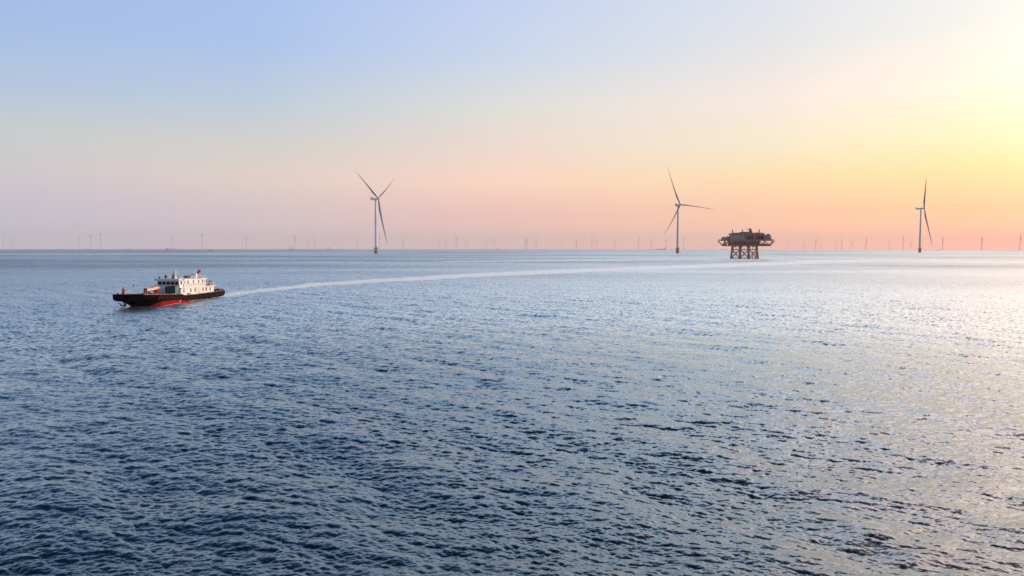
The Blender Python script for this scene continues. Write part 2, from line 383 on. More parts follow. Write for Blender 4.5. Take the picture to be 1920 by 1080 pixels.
def water_material():
    m = bpy.data.materials.new('sea_water'); m.use_nodes = True
    t = m.node_tree; b = t.nodes['Principled BSDF']; L = t.links.new
    def nn(ty, **kw):
        n = t.nodes.new(ty)
        for k, v in kw.items(): setattr(n, k, v)
        return n
    def mt(op, a, b_=None, clamp=False):
        n = nn('ShaderNodeMath', operation=op); n.use_clamp = clamp
        for i, v in enumerate((a, b_)):
            if v is None: continue
            if isinstance(v, (int, float)): n.inputs[i].default_value = v
            else: L(v, n.inputs[i])
        return n.outputs[0]
    def mrange(v, a, b_, c, d, inter='SMOOTHSTEP'):
        n = nn('ShaderNodeMapRange', interpolation_type=inter); L(v, n.inputs[0])
        for i, q in enumerate((a, b_, c, d)): n.inputs[i + 1].default_value = q
        return n.outputs[0]
    geo = nn('ShaderNodeNewGeometry')
    flat = nn('ShaderNodeVectorMath', operation='MULTIPLY'); L(geo.outputs['Position'], flat.inputs[0]); flat.inputs[1].default_value = (1, 1, 0)
    ln = nn('ShaderNodeVectorMath', operation='LENGTH'); L(flat.outputs[0], ln.inputs[0])
    r = ln.outputs['Value']
    def noise(scale, detail, rough=0.55, rot=0.0, sx=1.0, sy=1.0, ty='color'):
        mp = nn('ShaderNodeMapping'); mp.inputs['Rotation'].default_value = (0, 0, rot); mp.inputs['Scale'].default_value = (sx, sy, 1)
        L(flat.outputs[0], mp.inputs[0])
        n = nn('ShaderNodeTexNoise'); n.inputs['Scale'].default_value = scale; n.inputs['Detail'].default_value = detail; n.inputs['Roughness'].default_value = rough
        L(mp.outputs[0], n.inputs['Vector'])
        return n.outputs['Color' if ty == 'color' else 0]
    # slicks and gusts: broad areas with smoother or rougher water
    slick = noise(0.0045, 4, 0.6, 0.1, 0.35, 1.0, 'fac')
    gust = mrange(slick, 0.36, 0.66, 0.55, 1.3)
    # slopes too small for the mesh at that distance
    def slope(nz, amp):
        s1 = nn('ShaderNodeVectorMath', operation='SUBTRACT'); L(nz, s1.inputs[0]); s1.inputs[1].default_value = (0.5, 0.5, 0.5)
        s2 = nn('ShaderNodeVectorMath', operation='SCALE'); L(s1.outputs[0], s2.inputs[0])
        L(amp, s2.inputs['Scale']) if not isinstance(amp, (int, float)) else setattr(s2.inputs['Scale'], 'default_value', amp)
        return s2.outputs[0]
    a1 = mt('MULTIPLY', mrange(r, 45, 150, 0.0, 2.3), gust)
    a2 = mt('MULTIPLY', mrange(r, 200, 900, 0.0, 1.7), gust)
    a3 = mt('MULTIPLY', mrange(r, 1000, 3000, 0.0, 1.4), gust)
    a0 = mt('MULTIPLY', mrange(r, 60, 260, 1.1, 0.0), gust)
    sl_ = [slope(noise(5.5, 3, 0.6, R(-25), 0.75, 1.3), a0), slope(noise(1.6, 3, 0.6, R(-30), 1.0, 1.0), a1), slope(noise(0.33, 4, 0.6, R(-35), 0.8, 1.25), a2), slope(noise(0.05, 4, 0.6, R(-35), 0.8, 1.25), a3)]
    acc = sl_[0]
    for q in sl_[1:]:
        ad = nn('ShaderNodeVectorMath', operation='ADD'); L(acc, ad.inputs[0]); L(q, ad.inputs[1]); acc = ad.outputs[0]
    fl2 = nn('ShaderNodeVectorMath', operation='MULTIPLY'); L(acc, fl2.inputs[0]); fl2.inputs[1].default_value = (1, 1, 0)
    # ripples for the near water
    bmp = nn('ShaderNodeBump'); bmp.inputs['Distance'].default_value = 0.02
    L(noise(9.0, 5, 0.62, R(-25), 0.8, 1.3, 'fac'), bmp.inputs['Height'])
    L(mrange(r, 40, 160, 0.55, 0.0), bmp.inputs['Strength'])
    ad = nn('ShaderNodeVectorMath', operation='ADD'); L(bmp.outputs[0], ad.inputs[0]); L(fl2.outputs[0], ad.inputs[1])
    nm = nn('ShaderNodeVectorMath', operation='NORMALIZE'); L(ad.outputs[0], nm.inputs[0])
    # foam
    fa = nn('ShaderNodeAttribute', attribute_name='foam_sheen')
    fn = noise(0.9, 6, 0.7, 0.0, 1, 1, 'fac'); fn2 = noise(0.16, 4, 0.6, 0.3, 1, 1, 'fac')
    fz = mt('ADD', mt('MULTIPLY', mt('SUBTRACT', fn, 0.5), 1.5), mt('MULTIPLY', mt('SUBTRACT', fn2, 0.5), 1.0))
    ff = mt('MULTIPLY', mt('ADD', fa.outputs['Fac'], mt('MULTIPLY', fz, mrange(fa.outputs['Fac'], 0.0, 0.15, 0.0, 0.65))), 1.45, clamp=True)
    cm = nn('ShaderNodeMix', data_type='RGBA'); L(ff, cm.inputs[0])
    cm.inputs[6].default_value = (0.001, 0.018, 0.036, 1); cm.inputs[7].default_value = (0.92, 0.98, 1.0, 1)
    rg = mrange(r, 40, 170, 0.09, 0.30, 'LINEAR')
    rough = mt('ADD', rg, mt('MULTIPLY', ff, 0.35))
    # body light of the water (and foam) under a reflecting surface that mirrors more the flatter one looks along it
    t.nodes.remove(b)
    df = nn('ShaderNodeBsdfDiffuse'); L(cm.outputs[2], df.inputs['Color']); L(nm.outputs[0], df.inputs['Normal'])
    gl = nn('ShaderNodeBsdfGlossy'); gl.inputs['Color'].default_value = (0.88, 1.0, 1.03, 1); L(rough, gl.inputs['Roughness']); L(nm.outputs[0], gl.inputs['Normal'])
    gc_ = nn('ShaderNodeMix', data_type='RGBA'); L(ff, gc_.inputs[0]); gc_.inputs[6].default_value = (0.87, 0.975, 1.0, 1); gc_.inputs[7].default_value = (0.98, 1.06, 1.0, 1); L(gc_.outputs[2], gl.inputs['Color'])
    dp = nn('ShaderNodeVectorMath', operation='DOT_PRODUCT'); L(nm.outputs[0], dp.inputs[0]); L(geo.outputs['Incoming'], dp.inputs[1])
    cs = mt('SUBTRACT', 1.0, mt('MAXIMUM', dp.outputs['Value'], mt('MULTIPLY', mrange(r, 80, 700, 0.02, 0.16), gust)))
    fr = mt('ADD', 0.022, mt('MULTIPLY', mt('POWER', cs, 3.3), 0.978))
    fr = mt('ADD', mt('MULTIPLY', fr, mt('SUBTRACT', 1.0, ff)), mt('MULTIPLY', ff, 0.55))
    mxs = nn('ShaderNodeMixShader'); L(fr, mxs.inputs[0]); L(df.outputs[0], mxs.inputs[1]); L(gl.outputs[0], mxs.inputs[2])
    om_ = [n for n in t.nodes if n.type == 'OUTPUT_MATERIAL'][0]; L(mxs.outputs[0], om_.inputs['Surface'])
    return m

sea = bpy.data.objects.new('sea', build_sea()); col.objects.link(sea)
sea.data.materials.append(water_material())
tag(sea, 'deep blue open sea with small waves, a pale wake across it', 'sea', kind='structure')

# ------------------------------------------------------------------ big wind turbines
def blade_mb(Lb, sweep, pitch=78.0, n=26, m=10, chord=6.6):
    """one feathered blade along +Z from the root, bent sideways (along X) by its own weight"""
    mb = MB(); vs = []
    for i in range(n + 1):
        s = i / n
        z = s * Lb
        c = np.interp(s, [0, .03, .1, .22, .45, .75, .95, 1.0], [.50, .52, .78, 1.0, .70, .40, .20, .05]) * chord
        th = np.interp(s, [0, .03, .12, .25, .6, 1.0], [1.0, 1.0, .66, .40, .26, .2]) * c
        tw = R(np.interp(s, [0, .1, .3, .7, 1], [22, 20, 10, 3, 0]))
        off = sweep * s ** 1.9
        tw += R(pitch)
        sw = -0.25 * c * np.interp(s, [0, .06, .2, 1], [0, 0, 1, 1])
        for j in range(m):
            a = 2 * math.pi * j / m
            px = 0.5 * c * math.cos(a) + sw; py = 0.5 * th * math.sin(a)
            vs.append((px * math.cos(tw) - py * math.sin(tw) + off, px * math.sin(tw) + py * math.cos(tw), z))
    fs = [(i * m + j, i * m + (j + 1) % m, (i + 1) * m + (j + 1) % m, (i + 1) * m + j) for i in range(n) for j in range(m)]
    fs += [tuple(reversed(range(m))), tuple(n * m + j for j in range(m))]
    mb.add(vs, fs, True)
    return mb

def big_turbine(px, py, hub_h, yaw, tilt, rot0, Lb, bend, label, marks=False, over=8.5, back=14.0, cone=0.0):
    p = at(px, py); p.z = drop(p.x, p.y)
    root = empty('wind_turbine', p)
    tag(root, label, 'wind turbine', 'large wind turbines standing in the sea')
    # transition piece and platform
    mb = MB(); mb.lathe([(4.6, -6), (4.6, 14.4)], n=32).lathe([(4.5, 13.6), (4.9, 13.6), (4.9, 14.4), (3.5, 14.4)], n=32, smooth=False)
    tp = mb.build('transition_piece', YEL, root)
    mb = MB()
    for k in range(32): pass
    mb.lathe([(4.62, 1.0), (4.70, 1.0), (4.70, 4.6), (4.62, 4.6)], n=32)
    mb.build('splash_zone_band', DGREY, tp)
    lad = MB()
    for sgn in (-1, 1):
        lad.tube((sgn * 1.3, -5.6, -2), (sgn * 1.3, -5.6, 13.5), .28)
        lad.tube((sgn * 0.4, -5.1, -1), (sgn * 0.4, -5.1, 15.5), .09)
        for zz in (1, 6, 11): lad.tube((sgn * 1.3, -5.6, zz), (sgn * 1.3, -4.4, zz), .15)
    for zz in range(0, 31): lad.tube((-.4, -5.1, zz * .5), (.4, -5.1, zz * .5), .04, n=5)
    lo = lad.build('boat_landing', YEL, root); lo.rotation_euler.z = R(35)
    pf = MB(); pf.lathe([(4.0, 14.45), (6.9, 14.45), (6.9, 14.8), (4.0, 14.8)], n=32, smooth=False)
    for k in range(12):
        a = k * math.pi / 6
        pf.tube((4.5 * math.cos(a), 4.5 * math.sin(a), 12.4), (6.6 * math.cos(a), 6.6 * math.sin(a), 14.4), .14, n=5)
    plat = pf.build('work_platform', MGREY, root)
    rl = MB()
    for zz in (15.35, 15.95):
        for k in range(24):
            a, b = k * math.pi / 12, (k + 1) * math.pi / 12
            rl.tube((6.8 * math.cos(a), 6.8 * math.sin(a), zz), (6.8 * math.cos(b), 6.8 * math.sin(b), zz), .07, n=5)
    for k in range(24):
        a = k * math.pi / 12; rl.tube((6.8 * math.cos(a), 6.8 * math.sin(a), 14.8), (6.8 * math.cos(a), 6.8 * math.sin(a), 15.95), .06, n=5)
    rl.build('railing', YEL, plat)
    # small davit crane
    dv = MB(); dv.tube((5.6, 0, 14.8), (5.6, 0, 18.2), .22); dv.tube((5.6, 0, 18.0), (8.6, 0, 18.9), .17); dv.tube((8.5, 0, 18.8), (8.5, 0, 16.9), .04)
    d = dv.build('davit_crane', YEL, plat); d.rotation_euler.z = R(-40)
    # tower of four welded cans with flanges
    top = hub_h - 3.2
    prof = []
    zs = [14.8, 48, 82, 116, top]
    for k in range(4):
        r0 = 3.75 - (zs[k] - 14.8) / (top - 14.8) * 1.25; r1 = 3.75 - (zs[k + 1] - 14.8) / (top - 14.8) * 1.25
        prof += [(r0, zs[k]), (r1, zs[k + 1])] if k == 0 else [(r1, zs[k + 1])]
    tw = MB().lathe(prof, n=40).build('tower', TOWER, root)
    for k in (1, 2, 3):
        fl = MB()
        rk = 3.75 - (zs[k] - 14.8) / (top - 14.8) * 1.25
        fl.lathe([(rk - .1, -.2), (rk + .07, -.2), (rk + .07, .2), (rk - .1, .2)], c=(0, 0, zs[k]), n=40, smooth=False)
        fl.build('flange', TOWER, tw)
    dr = MB(); dr.hexa([(-.55, -3.80, 15), (.55, -3.80, 15), (.55, -3.6, 15), (-.55, -3.6, 15)], [(-.55, -3.77, 17.4), (.55, -3.77, 17.4), (.55, -3.57, 17.4), (-.55, -3.57, 17.4)])
    do = dr.build('door', DGREY, tw); do.rotation_euler.z = R(20)
    if marks:
        # emblem with four upright characters painted down the tower, too far off to read
        face = math.atan2(-p.x, -p.y)
        def patch(z0, z1, a0, a1, off=0.03):
            mbp = MB(); vs = []; n = 6
            for zz in (z0, z1):
                rr_ = 3.75 - (zz - 14.8) / (top - 14.8) * 1.25 + off
                for i in range(n + 1):
                    a = a0 + (a1 - a0) * i / n
                    vs.append((rr_ * math.sin(a), rr_ * math.cos(a), zz))
            mbp.add(vs, [(i, i + 1, n + 2 + i, n + 1 + i) for i in range(n)])
            return mbp
        ac = face - R(14)
        def strokes(zc, segs, h=2.6):
            mbp = MB(); rr_ = 3.75 - (zc - 14.8) / (top - 14.8) * 1.25
            for (u0, v0, u1, v1) in segs:
                q = patch(zc + v0 * h, zc + v1 * h, ac - u0 * h / rr_, ac - u1 * h / rr_)
                mbp.add(q.v, q.f)
            return mbp
        em = strokes(99.5, [(-.5, -.75, .5, .75)], 2.0); em.build('emblem', ORANGE, tw)
        H_ = [(-.8, .55, .8, .8), (-.8, -.1, .8, .12), (-.8, -.85, .8, -.6)]
        V_ = [(-.12, -.85, .12, .8)]
        shapes = [H_ + [(-.75, -.6, -.5, .5)], V_ + [(-.85, -.6, -.6, .4), (.6, -.6, .85, .4), (-.85, -.8, .85, -.58)],
                  H_ + V_, [(-.8, .2, .8, .42), (-.6, -.85, -.35, .8), (.2, -.85, .45, .1), (.2, .4, .8, .7)]]
        for k, sh in enumerate(shapes):
            strokes(93.0 - k * 6.0, sh, 2.0).build('painted_character', DGREY, tw)
    # nacelle frame: local +Y axis of this frame is the shaft, pointing upwind
    nf_rot = Matrix.Rotation(-R(yaw), 4, 'Z')
    nac = MB()
    def sec(yy, hw, z0, z1, ch=.6):
        return [(-hw + ch, yy, z0), (hw - ch, yy, z0), (hw, yy, z0 + ch), (hw, yy, z1 - ch), (hw - ch, yy, z1), (-hw + ch, yy, z1), (-hw, yy, z1 - ch), (-hw, yy, z0 + ch)]
    secs = [sec(-back, 2.7, -2.0, 2.1), sec(-back + .8, 3.2, -2.5, 2.7), sec(2.0, 3.3, -2.9, 2.9), sec(4.6, 2.9, -2.6, 2.6)]
    vs = sum(secs, []); fs = [(k * 8 + j, k * 8 + (j + 1) % 8, (k + 1) * 8 + (j + 1) % 8, (k + 1) * 8 + j) for k in range(3) for j in range(8)]
    fs += [tuple(reversed(range(8))), tuple(24 + j for j in range(8))]
    nac.add(vs, fs)
    no = nac.build('nacelle', TOWER, root)
    no.location = (0, 0, hub_h); no.rotation_euler = (0, 0, -R(yaw))
    ck = MB(); ck.box(-2.6, 2.6, -back + .6, -back + 3.4, 2.7, 5.6)
    ck.build('cooler', RUSTY, no)
    ms = MB(); ms.tube((1.5, -back + 5.0, 2.7), (1.5, -back + 5.0, 6.5), .12); ms.tube((1.0, -back + 5, 5.8), (2.0, -back + 5, 5.8), .08)
    ms.build('wind_sensor', MGREY, no)
    # shaft frame with tilt: shaft axis rises towards upwind
    T = Matrix.Translation((0, 0, hub_h)) @ nf_rot @ Matrix.Rotation(R(tilt), 4, 'X')
    hb = MB(); hb.lathe([(2.7, 4.6), (2.9, 5.4), (2.9, over + 1.2), (2.5, over + 2.6), (1.5, over + 3.6), (.05, over + 4.0)], n=24, axis=(0, 1, 0))
    ho = hb.build('hub', TOWER, root); ho.matrix_local = T
    bm = blade_mb(Lb, bend).mesh('blade', BLADE)
    # screen-right direction within the rotor plane: with the shaft pointing towards the viewer the local +X axis
    az0 = math.degrees(math.atan2(p.x, p.y))
    sgn = 1 if math.cos(R(yaw - az0)) > 0 else -1
    for k in range(3):
        ang = R(rot0 + 120 * k) * sgn
        bo = bpy.data.objects.new('blade', bm); col.objects.link(bo); bo.parent = root
        bo.matrix_local = T @ Matrix.Translation((0, over, 0)) @ Matrix.Rotation(ang, 4, 'Y') @ Matrix.Rotation(R(-cone), 4, 'X')
    return root

big_turbine(705.2, 475.0, 147.6, 108, 8.8, 62.4, 125.9, 8.0, 'tall pale wind turbine with painted characters down its tower, leftmost of the large three', marks=True, over=8.6, back=14.5, cone=2.4)
big_turbine(1270.3, 474.4, 144.9, 157.2, 7.0, -26.6, 123.1, -9.0, 'tall pale wind turbine with one blade pointing right, standing left of the orange platform', over=11.5, back=12.5, cone=5.5)
big_turbine(1724.3, 473.0, 166.4, 117, 6.7, 45.4, 152.8, 0.0, 'tall wind turbine seen edge-on with its rotor a thin line, rightmost large one', over=11, back=18, cone=4.9)

# ------------------------------------------------------------------ far wind turbines
ORD = ['first', 'second', 'third', 'fourth', 'fifth', 'sixth', 'seventh', 'eighth', 'ninth', 'tenth', 'eleventh', 'twelfth', 'thirteenth',
       'fourteenth', 'fifteenth', 'sixteenth', 'seventeenth', 'eighteenth', 'nineteenth', 'twentieth', 'twenty-first', 'twenty-second']
FAR = [  # px, hub py, rotor angle, strong?
 (6, 445, 20, 0), (22, 447, 50, 0), (148.6, 448.5, 10, 0), (170, 445, 60, 0), (189, 441.8, -10, 1), (322, 447, 55, 0), (379.3, 442.6, 70, 1),
 (461.8, 447, -8, 0), (552.9, 444.4, 62, 1), (577, 451, 30, 0), (591, 449, -30, 0), (669, 452, 15, 0), (711.9, 446.7, -20, 1), (755.5, 450, 50, 0),
 (823, 451, -28, 0), (835.4, 453, 0, 0), (855.7, 447.8, -25, 1), (876, 454.5, 40, 0), (912, 453.5, 0, 0), (926.5, 451, 58, 1), (984, 453, 10, 0),
 (987.3, 448.7, 60, 1), (1005, 452, 35, 0), (1052.5, 454.7, 0, 0), (1080.6, 452, -40, 0), (1109.8, 449.5, 2, 1), (1118, 454, 0, 0), (1152.5, 451.8, 60, 0),
 (1197.5, 449.5, 0, 1), (1221, 452, 70, 0), (1248.7, 451.2, 0, 1), (1281.7, 449.9, -15, 1), (1337.2, 457, 0, 0),
 (1476, 457, 20, 0), (1507, 457, 45, 0), (1529.7, 453, 5, 0), (1538.6, 457, 30, 0), (1568, 457, 0, 0), (1578, 454, 5, 0), (1597.6, 457, 60, 0), (1623.7, 453, 0, 0),
 (1667, 457, 0, 0), (1693.8, 451, -15, 0), (1708, 456, 0, 0), (1767.4, 451.2, -30, 1), (1840.7, 451, 60, 1), (1912.5, 449, 10, 0)]
tower_me = MB().lathe([(4.6, -12), (4.6, 14), (3.8, 14.2), (2.5, 147)], n=12).mesh('tower', FARM)
nac_me = MB().box(-3, 3, -13, 5, -3, 3).tube((0, 5, 0), (0, 10, 0), 2.6, 1.6).mesh('nacelle', FARM)
fbl_me = blade_mb(105, 7, n=10, m=6, chord=5.8).mesh('blade', FARM)
pose = {0: 'one blade straight up', 1: 'rotor like a Y', 2: 'one blade up left'}
for idx, (px, hy, rot, strong) in enumerate(FAR):
    hub = 150 if (strong or hy < 449) else 115
    hz = 466.2 + 1.5 * min(px, 760) / 760 if px < 760 else 467.8
    e = (hz - hy - 2.8) / F
    D = 6000.0
    for _ in range(60):
        D += ((hub - CAM_H) / D - D / (2 * EARTH) - e) * D * D / (hub - CAM_H) * 0.7
    D = min(max(D, 5000), 16500)
    d = ray(px, hy); h = math.hypot(d.x, d.y)
    x, y = d.x / h * D, d.y / h * D
    s = hub / 150.0
    root = empty('far_wind_turbine', (x, y, drop(x, y)))
    root.scale = (s, s, s)
    yaw = 130 + (idx * 37) % 40 - 20
    r3 = rot % 120
    ps = pose[0] if (r3 < 22 or r3 > 98) else pose[1] if 40 < r3 < 80 else pose[2]
    if idx < 12: place = ORD[idx] + ' from the left edge'
    elif idx < 33: place = ORD[idx - 12] + ' to the right of the nearest turbine'
    else: place = ORD[idx - 33] + ' to the right of the orange platform'
    big = 'clear' if strong else 'faint'
    tag(root, '%s far turbine, %s, %s' % (big, ps, place), 'wind turbine', 'far wind turbines along the horizon')
    T = Matrix.Translation((0, 0, 150)) @ Matrix.Rotation(-R(yaw), 4, 'Z') @ Matrix.Rotation(R(5), 4, 'X')
    for nm_, me_, mt_ in [('tower', tower_me, Matrix()), ('nacelle', nac_me, Matrix.Translation((0, 0, 150)) @ Matrix.Rotation(-R(yaw), 4, 'Z'))] + \
            [('blade', fbl_me, T @ Matrix.Translation((0, 9, 0)) @ Matrix.Rotation(-R(rot + 120 * k), 4, 'Y')) for k in range(3)]:
        c = bpy.data.objects.new(nm_, me_); col.objects.link(c); c.parent = root; c.matrix_local = mt_

# ------------------------------------------------------------------ far vessels on the horizon
def far_ship(name, px, py, length, label, cat, kind, rz=0.0, D=None, mat=None):
    d = ray(px, py); h = math.hypot(d.x, d.y)
    if D is None: p = at(px, py)
    else: p = Vector((d.x / h * D, d.y / h * D, 0))
    root = empty(name, (p.x, p.y, drop(p.x, p.y)), rz - math.atan2(d.x, d.y))
    tag(root, label, cat, 'ships far out on the horizon' if D else None)
    L = length; mat = mat or FARS
    hb = MB()
    st = []
    for (u, hw, zt, zb) in [(-.5, .05, .055, -.02), (-.46, .075, .05, -.03), (.3, .08, .045, -.03), (.44, .05, .055, -.03), (.5, .006, .065, .0)]:
        st.append([(u * L, -hw * L, zt * L), (u * L, -hw * .8 * L, zb * L), (u * L, hw * .8 * L, zb * L), (u * L, hw * L, zt * L)])
    vs = sum(st, []); fs = [(k * 4 + j, k * 4 + (j + 1) % 4, (k + 1) * 4 + (j + 1) % 4, (k + 1) * 4 + j) for k in range(4) for j in range(4)]
    fs += [(0, 1, 2, 3), (19, 18, 17, 16)]
    hb.add(vs, fs); hb.build('hull', mat, root)
    if kind == 'cargo':
        s = MB().box(-.44 * L, -.32 * L, -.06 * L, .06 * L, .0535 * L, .11 * L).box(-.43 * L, -.36 * L, -.05 * L, .05 * L, .11 * L, .135 * L); s.build('deckhouse', mat, root)
        MB().tube((-.38 * L, 0, .135 * L), (-.38 * L, 0, .17 * L), .006 * L).tube((.4 * L, 0, .05 * L), (.4 * L, 0, .10 * L), .005 * L).build('mast', mat, root)
    elif kind == 'boat':
        MB().box(-.2 * L, .12 * L, -.055 * L, .055 * L, .052 * L, .115 * L).box(-.12 * L, .06 * L, -.045 * L, .045 * L, .115 * L, .15 * L).build('cabin', mat, root)
        MB().tube((0, 0, .15 * L), (0, 0, .26 * L), .008 * L).build('mast', mat, root)
    elif kind == 'jackup':
        MB().box(-.1 * L, .2 * L, -.06 * L, .06 * L, .05 * L, .13 * L).build('deckhouse', mat, root)
        for (u, v) in ((-.35, -.06), (-.35, .06), (.35, -.06), (.35, .06)):
            MB().tube((u * L, v * L, -.03 * L), (u * L, v * L, .75 * L), .02 * L).build('jack_up_leg', mat, root)
        MB().tube((.1 * L, 0, .1 * L), (-.1 * L, 0, .95 * L), .025 * L, .01 * L).build('crane_boom', mat, root)
    elif kind == 'crane':
        MB().box(-.45 * L, -.3 * L, -.06 * L, .06 * L, .05 * L, .16 * L).build('deckhouse', mat, root)
        MB().tube((.1 * L, 0, .04 * L), (.1 * L, 0, .22 * L), .05 * L).build('crane_base', mat, root)
        MB().tube((.1 * L, 0, .2 * L), (-.12 * L, 0, .75 * L), .03 * L, .012 * L).tube((.1 * L, 0, .2 * L), (.2 * L, 0, .42 * L), .015 * L).tube((.2 * L, 0, .42 * L), (-.12 * L, 0, .75 * L), .006 * L).build('crane_boom', mat, root)
    return root
far_ship('fishing_boat', 395, 470.3, 24, 'small dark blue boat alone on the sea, just below the horizon at the left', 'boat', 'boat', math.pi, mat=paint('dark_blue_boat', (0.03, 0.06, 0.11), .5))
far_ship('cargo_ship', 167, 466, 66, 'short low grey ship under a faint turbine, leftmost ship on the horizon', 'ship', 'cargo', 0, D=9800)
far_ship('cargo_ship', 240, 466, 90, 'long low grey ship on the horizon, second ship from the left', 'ship', 'cargo', math.pi, D=11000)
far_ship('cargo_ship', 320, 466, 125, 'longest low grey ship on the horizon, third ship from the left', 'ship', 'cargo', 0, D=11000)
far_ship('jack_up_vessel', 545, 466, 58, 'pale jack-up vessel with raised legs, on the horizon left of the tall turbine', 'ship', 'jackup', 0.2, D=9500)
far_ship('crane_ship', 616, 466, 60, 'pale crane ship with one raised boom, on the horizon left of the nearest turbine', 'ship', 'crane', 0.2, D=9500)
far_ship('cargo_ship', 638, 466.6, 46, 'short low ship on the horizon just left of the nearest turbine', 'ship', 'cargo', 0, D=9500)
far_ship('crane_ship', 934.5, 467, 52, 'pale ship with a pointed crane, on the horizon in the middle of the photo', 'ship', 'crane', 0.5, D=9500)
far_ship('cargo_ship', 1237.5, 467, 125, 'long grey cargo ship with its bridge at the right end, left of the middle turbine', 'ship', 'cargo', math.pi, D=8800)
far_ship('cargo_ship', 1357, 467, 45, 'small grey ship on the horizon just left of the orange platform', 'ship', 'cargo', 0, D=9500)
far_ship('cargo_ship', 1760, 467, 42, 'small pale ship on the horizon right of the edge-on turbine', 'ship', 'boat', 0, D=9500)

# ------------------------------------------------------------------ offshore platform
PP = at(1395.5, 485.0)
plat = empty('offshore_platform', (PP.x, PP.y, drop(PP.x, PP.y)), -math.atan2(PP.x, PP.y) + R(4))
tag(plat, 'brown and orange offshore substation on a braced steel jacket, right of centre', 'platform')
K = PP.length * 0.9985 / F / 12.0            # metres per pixel of a twelve times enlarged view
X = lambda zx: (zx - 780) * K
Z = lambda zy: (900 - zy) * K
def jk(x0, x1, y0, y1, zt=628):
    tops = []
    return tops
legs_b = [-18.4, -6.2, 6.2, 18.4]; legs_t = [-16.4, -5.6, 5.6, 16.4]
yb, yt = 11.5, 9.5
def legp(i, j, z):
    f = min(max((z + 4) / (Z(632) + 4), 0), 1); sy = -1 if j == 0 else 1
    return Vector((legs_b[i] + (legs_t[i] - legs_b[i]) * f, sy * (yb + (yt - yb) * f), z))
zt = Z(632); zh = Z(700)
for i in range(4):
    for j in range(2):
        MB().tube(legp(i, j, -4), legp(i, j, zt), 0.95, 0.8, n=12).build('jacket_leg', JACKET, plat)
br = MB()
for j in range(2):
    for i in range(3):
        for z in (1.0, zh): br.tube(legp(i, j, z), legp(i + 1, j, z), .38 if z < 2 else .6)
        br.tube(legp(i, j, 0.5), legp(i + 1, j, zh), .4); br.tube(legp(i + 1, j, 0.5), legp(i, j, zh), .4)
        br.tube(legp(i, j, zh), legp(i, j, zt) + Vector((3.0, 0, 0)), .3); br.tube(legp(i + 1, j, zh), legp(i + 1, j, zt) - Vector((3.0, 0, 0)), .3)
for i in range(4):
    for z in (1.0, zh): br.tube(legp(i, 0, z), legp(i, 1, z), .4)
    br.tube(legp(i, 0, 0.5), legp(i, 1, zh), .38); br.tube(legp(i, 1, 0.5), legp(i, 0, zh), .38)
br.build('bracing', JACKET, plat)
# risers (cable tubes) and boat landing between the legs
rs = MB()
for k in range(9):
    xx = -15 + 3.7 * k; yy = -6 + (k * 5) % 11
    rs.tube((xx, yy, -3), (xx + (k % 3 - 1) * 1.0, yy, zt), .28, n=6)
rs.build('cable_risers', JACKET, plat)
bl = MB()
for xx in (9.0, 10.5, 12.0, 13.5): bl.tube((xx, -13, -1), (xx, -12.6, 8.5), .22, n=6)
for zz in (1, 3.5, 6, 8.3): bl.tube((9, -13, zz), (13.5, -13, zz), .18, n=6)
for xx in (9, 13.5): bl.tube((xx, -13, 8), (xx, -10, 8), .2, n=6)
bl.build('boat_landing', YEL, plat)
HW = 13.0
# cellar deck
MB().box(X(315), X(1300), -HW, HW, Z(632), Z(612)).build('cellar_deck', CLAD, plat)
# plant rooms between the decks
MB().box(X(440), X(1075), -HW + 1.2, HW - 1.2, Z(612) + .003, Z(520)).build('lower_plant_room', CLAD, plat)
dk = MB()
rng = random.Random(3)
for k in range(11):
    a = X(575) + k * 3.1
    dk.box(a, a + 2.1, -HW + .85, -HW + 1.19, Z(600), Z(530) + rng.uniform(-1, .4))
for k in range(5): dk.box(X(455) + k * 1.7, X(455) + k * 1.7 + .9, -HW + .9, -HW + 1.19, Z(598), Z(560))
dk.build('equipment_rack', CLAD2, plat)
# open ends of the lower storey: posts and raking struts
op = MB()
for sx, e0, e1, e2 in ((-1, X(318), X(440), X(245)), (1, X(1296), X(1075), X(1368))):
    for yy in (-HW + .5, 0, HW - .5):
        op.tube((e0, yy, Z(612)), (e2 + (-1.2 * -sx), yy, Z(516)), .38, n=6)
        xm = (e0 + e1) / 2
        op.tube((xm, yy, Z(612)), (xm, yy, Z(516)), .3, n=6)
        op.tube((e0, yy, Z(612)), (xm, yy, Z(516)), .24, n=6); op.tube((xm, yy, Z(612)), (e1, yy, Z(516)), .24, n=6)
        op.tube((xm - sx * 1.5, yy, Z(565)), (e1, yy, Z(560)), .2, n=6)
    op.box(min(e1, e0) + .6, max(e1, e0) - 2.0 if sx < 0 else max(e1, e0) - .6, -4, 5, Z(612) + .003, Z(582))
op.build('end_trusses', CLAD, plat)
# main deck
MB().box(X(240), X(1340), -HW - .5, HW + .5, Z(517), Z(503)).build('main_deck', CLAD, plat)
md = MB()
xs = np.linspace(X(242), X(1338), 26)
for yy in (-HW - .4, HW + .4):
    for zz in (.75, 1.35): md.tube((xs[0], yy, Z(503) + zz), (xs[-1], yy, Z(503) + zz), .09, n=5)
    for xx in xs: md.tube((xx, yy, Z(503)), (xx, yy, Z(503) + 1.35), .08, n=5)
md.build('railing', YEL, plat)
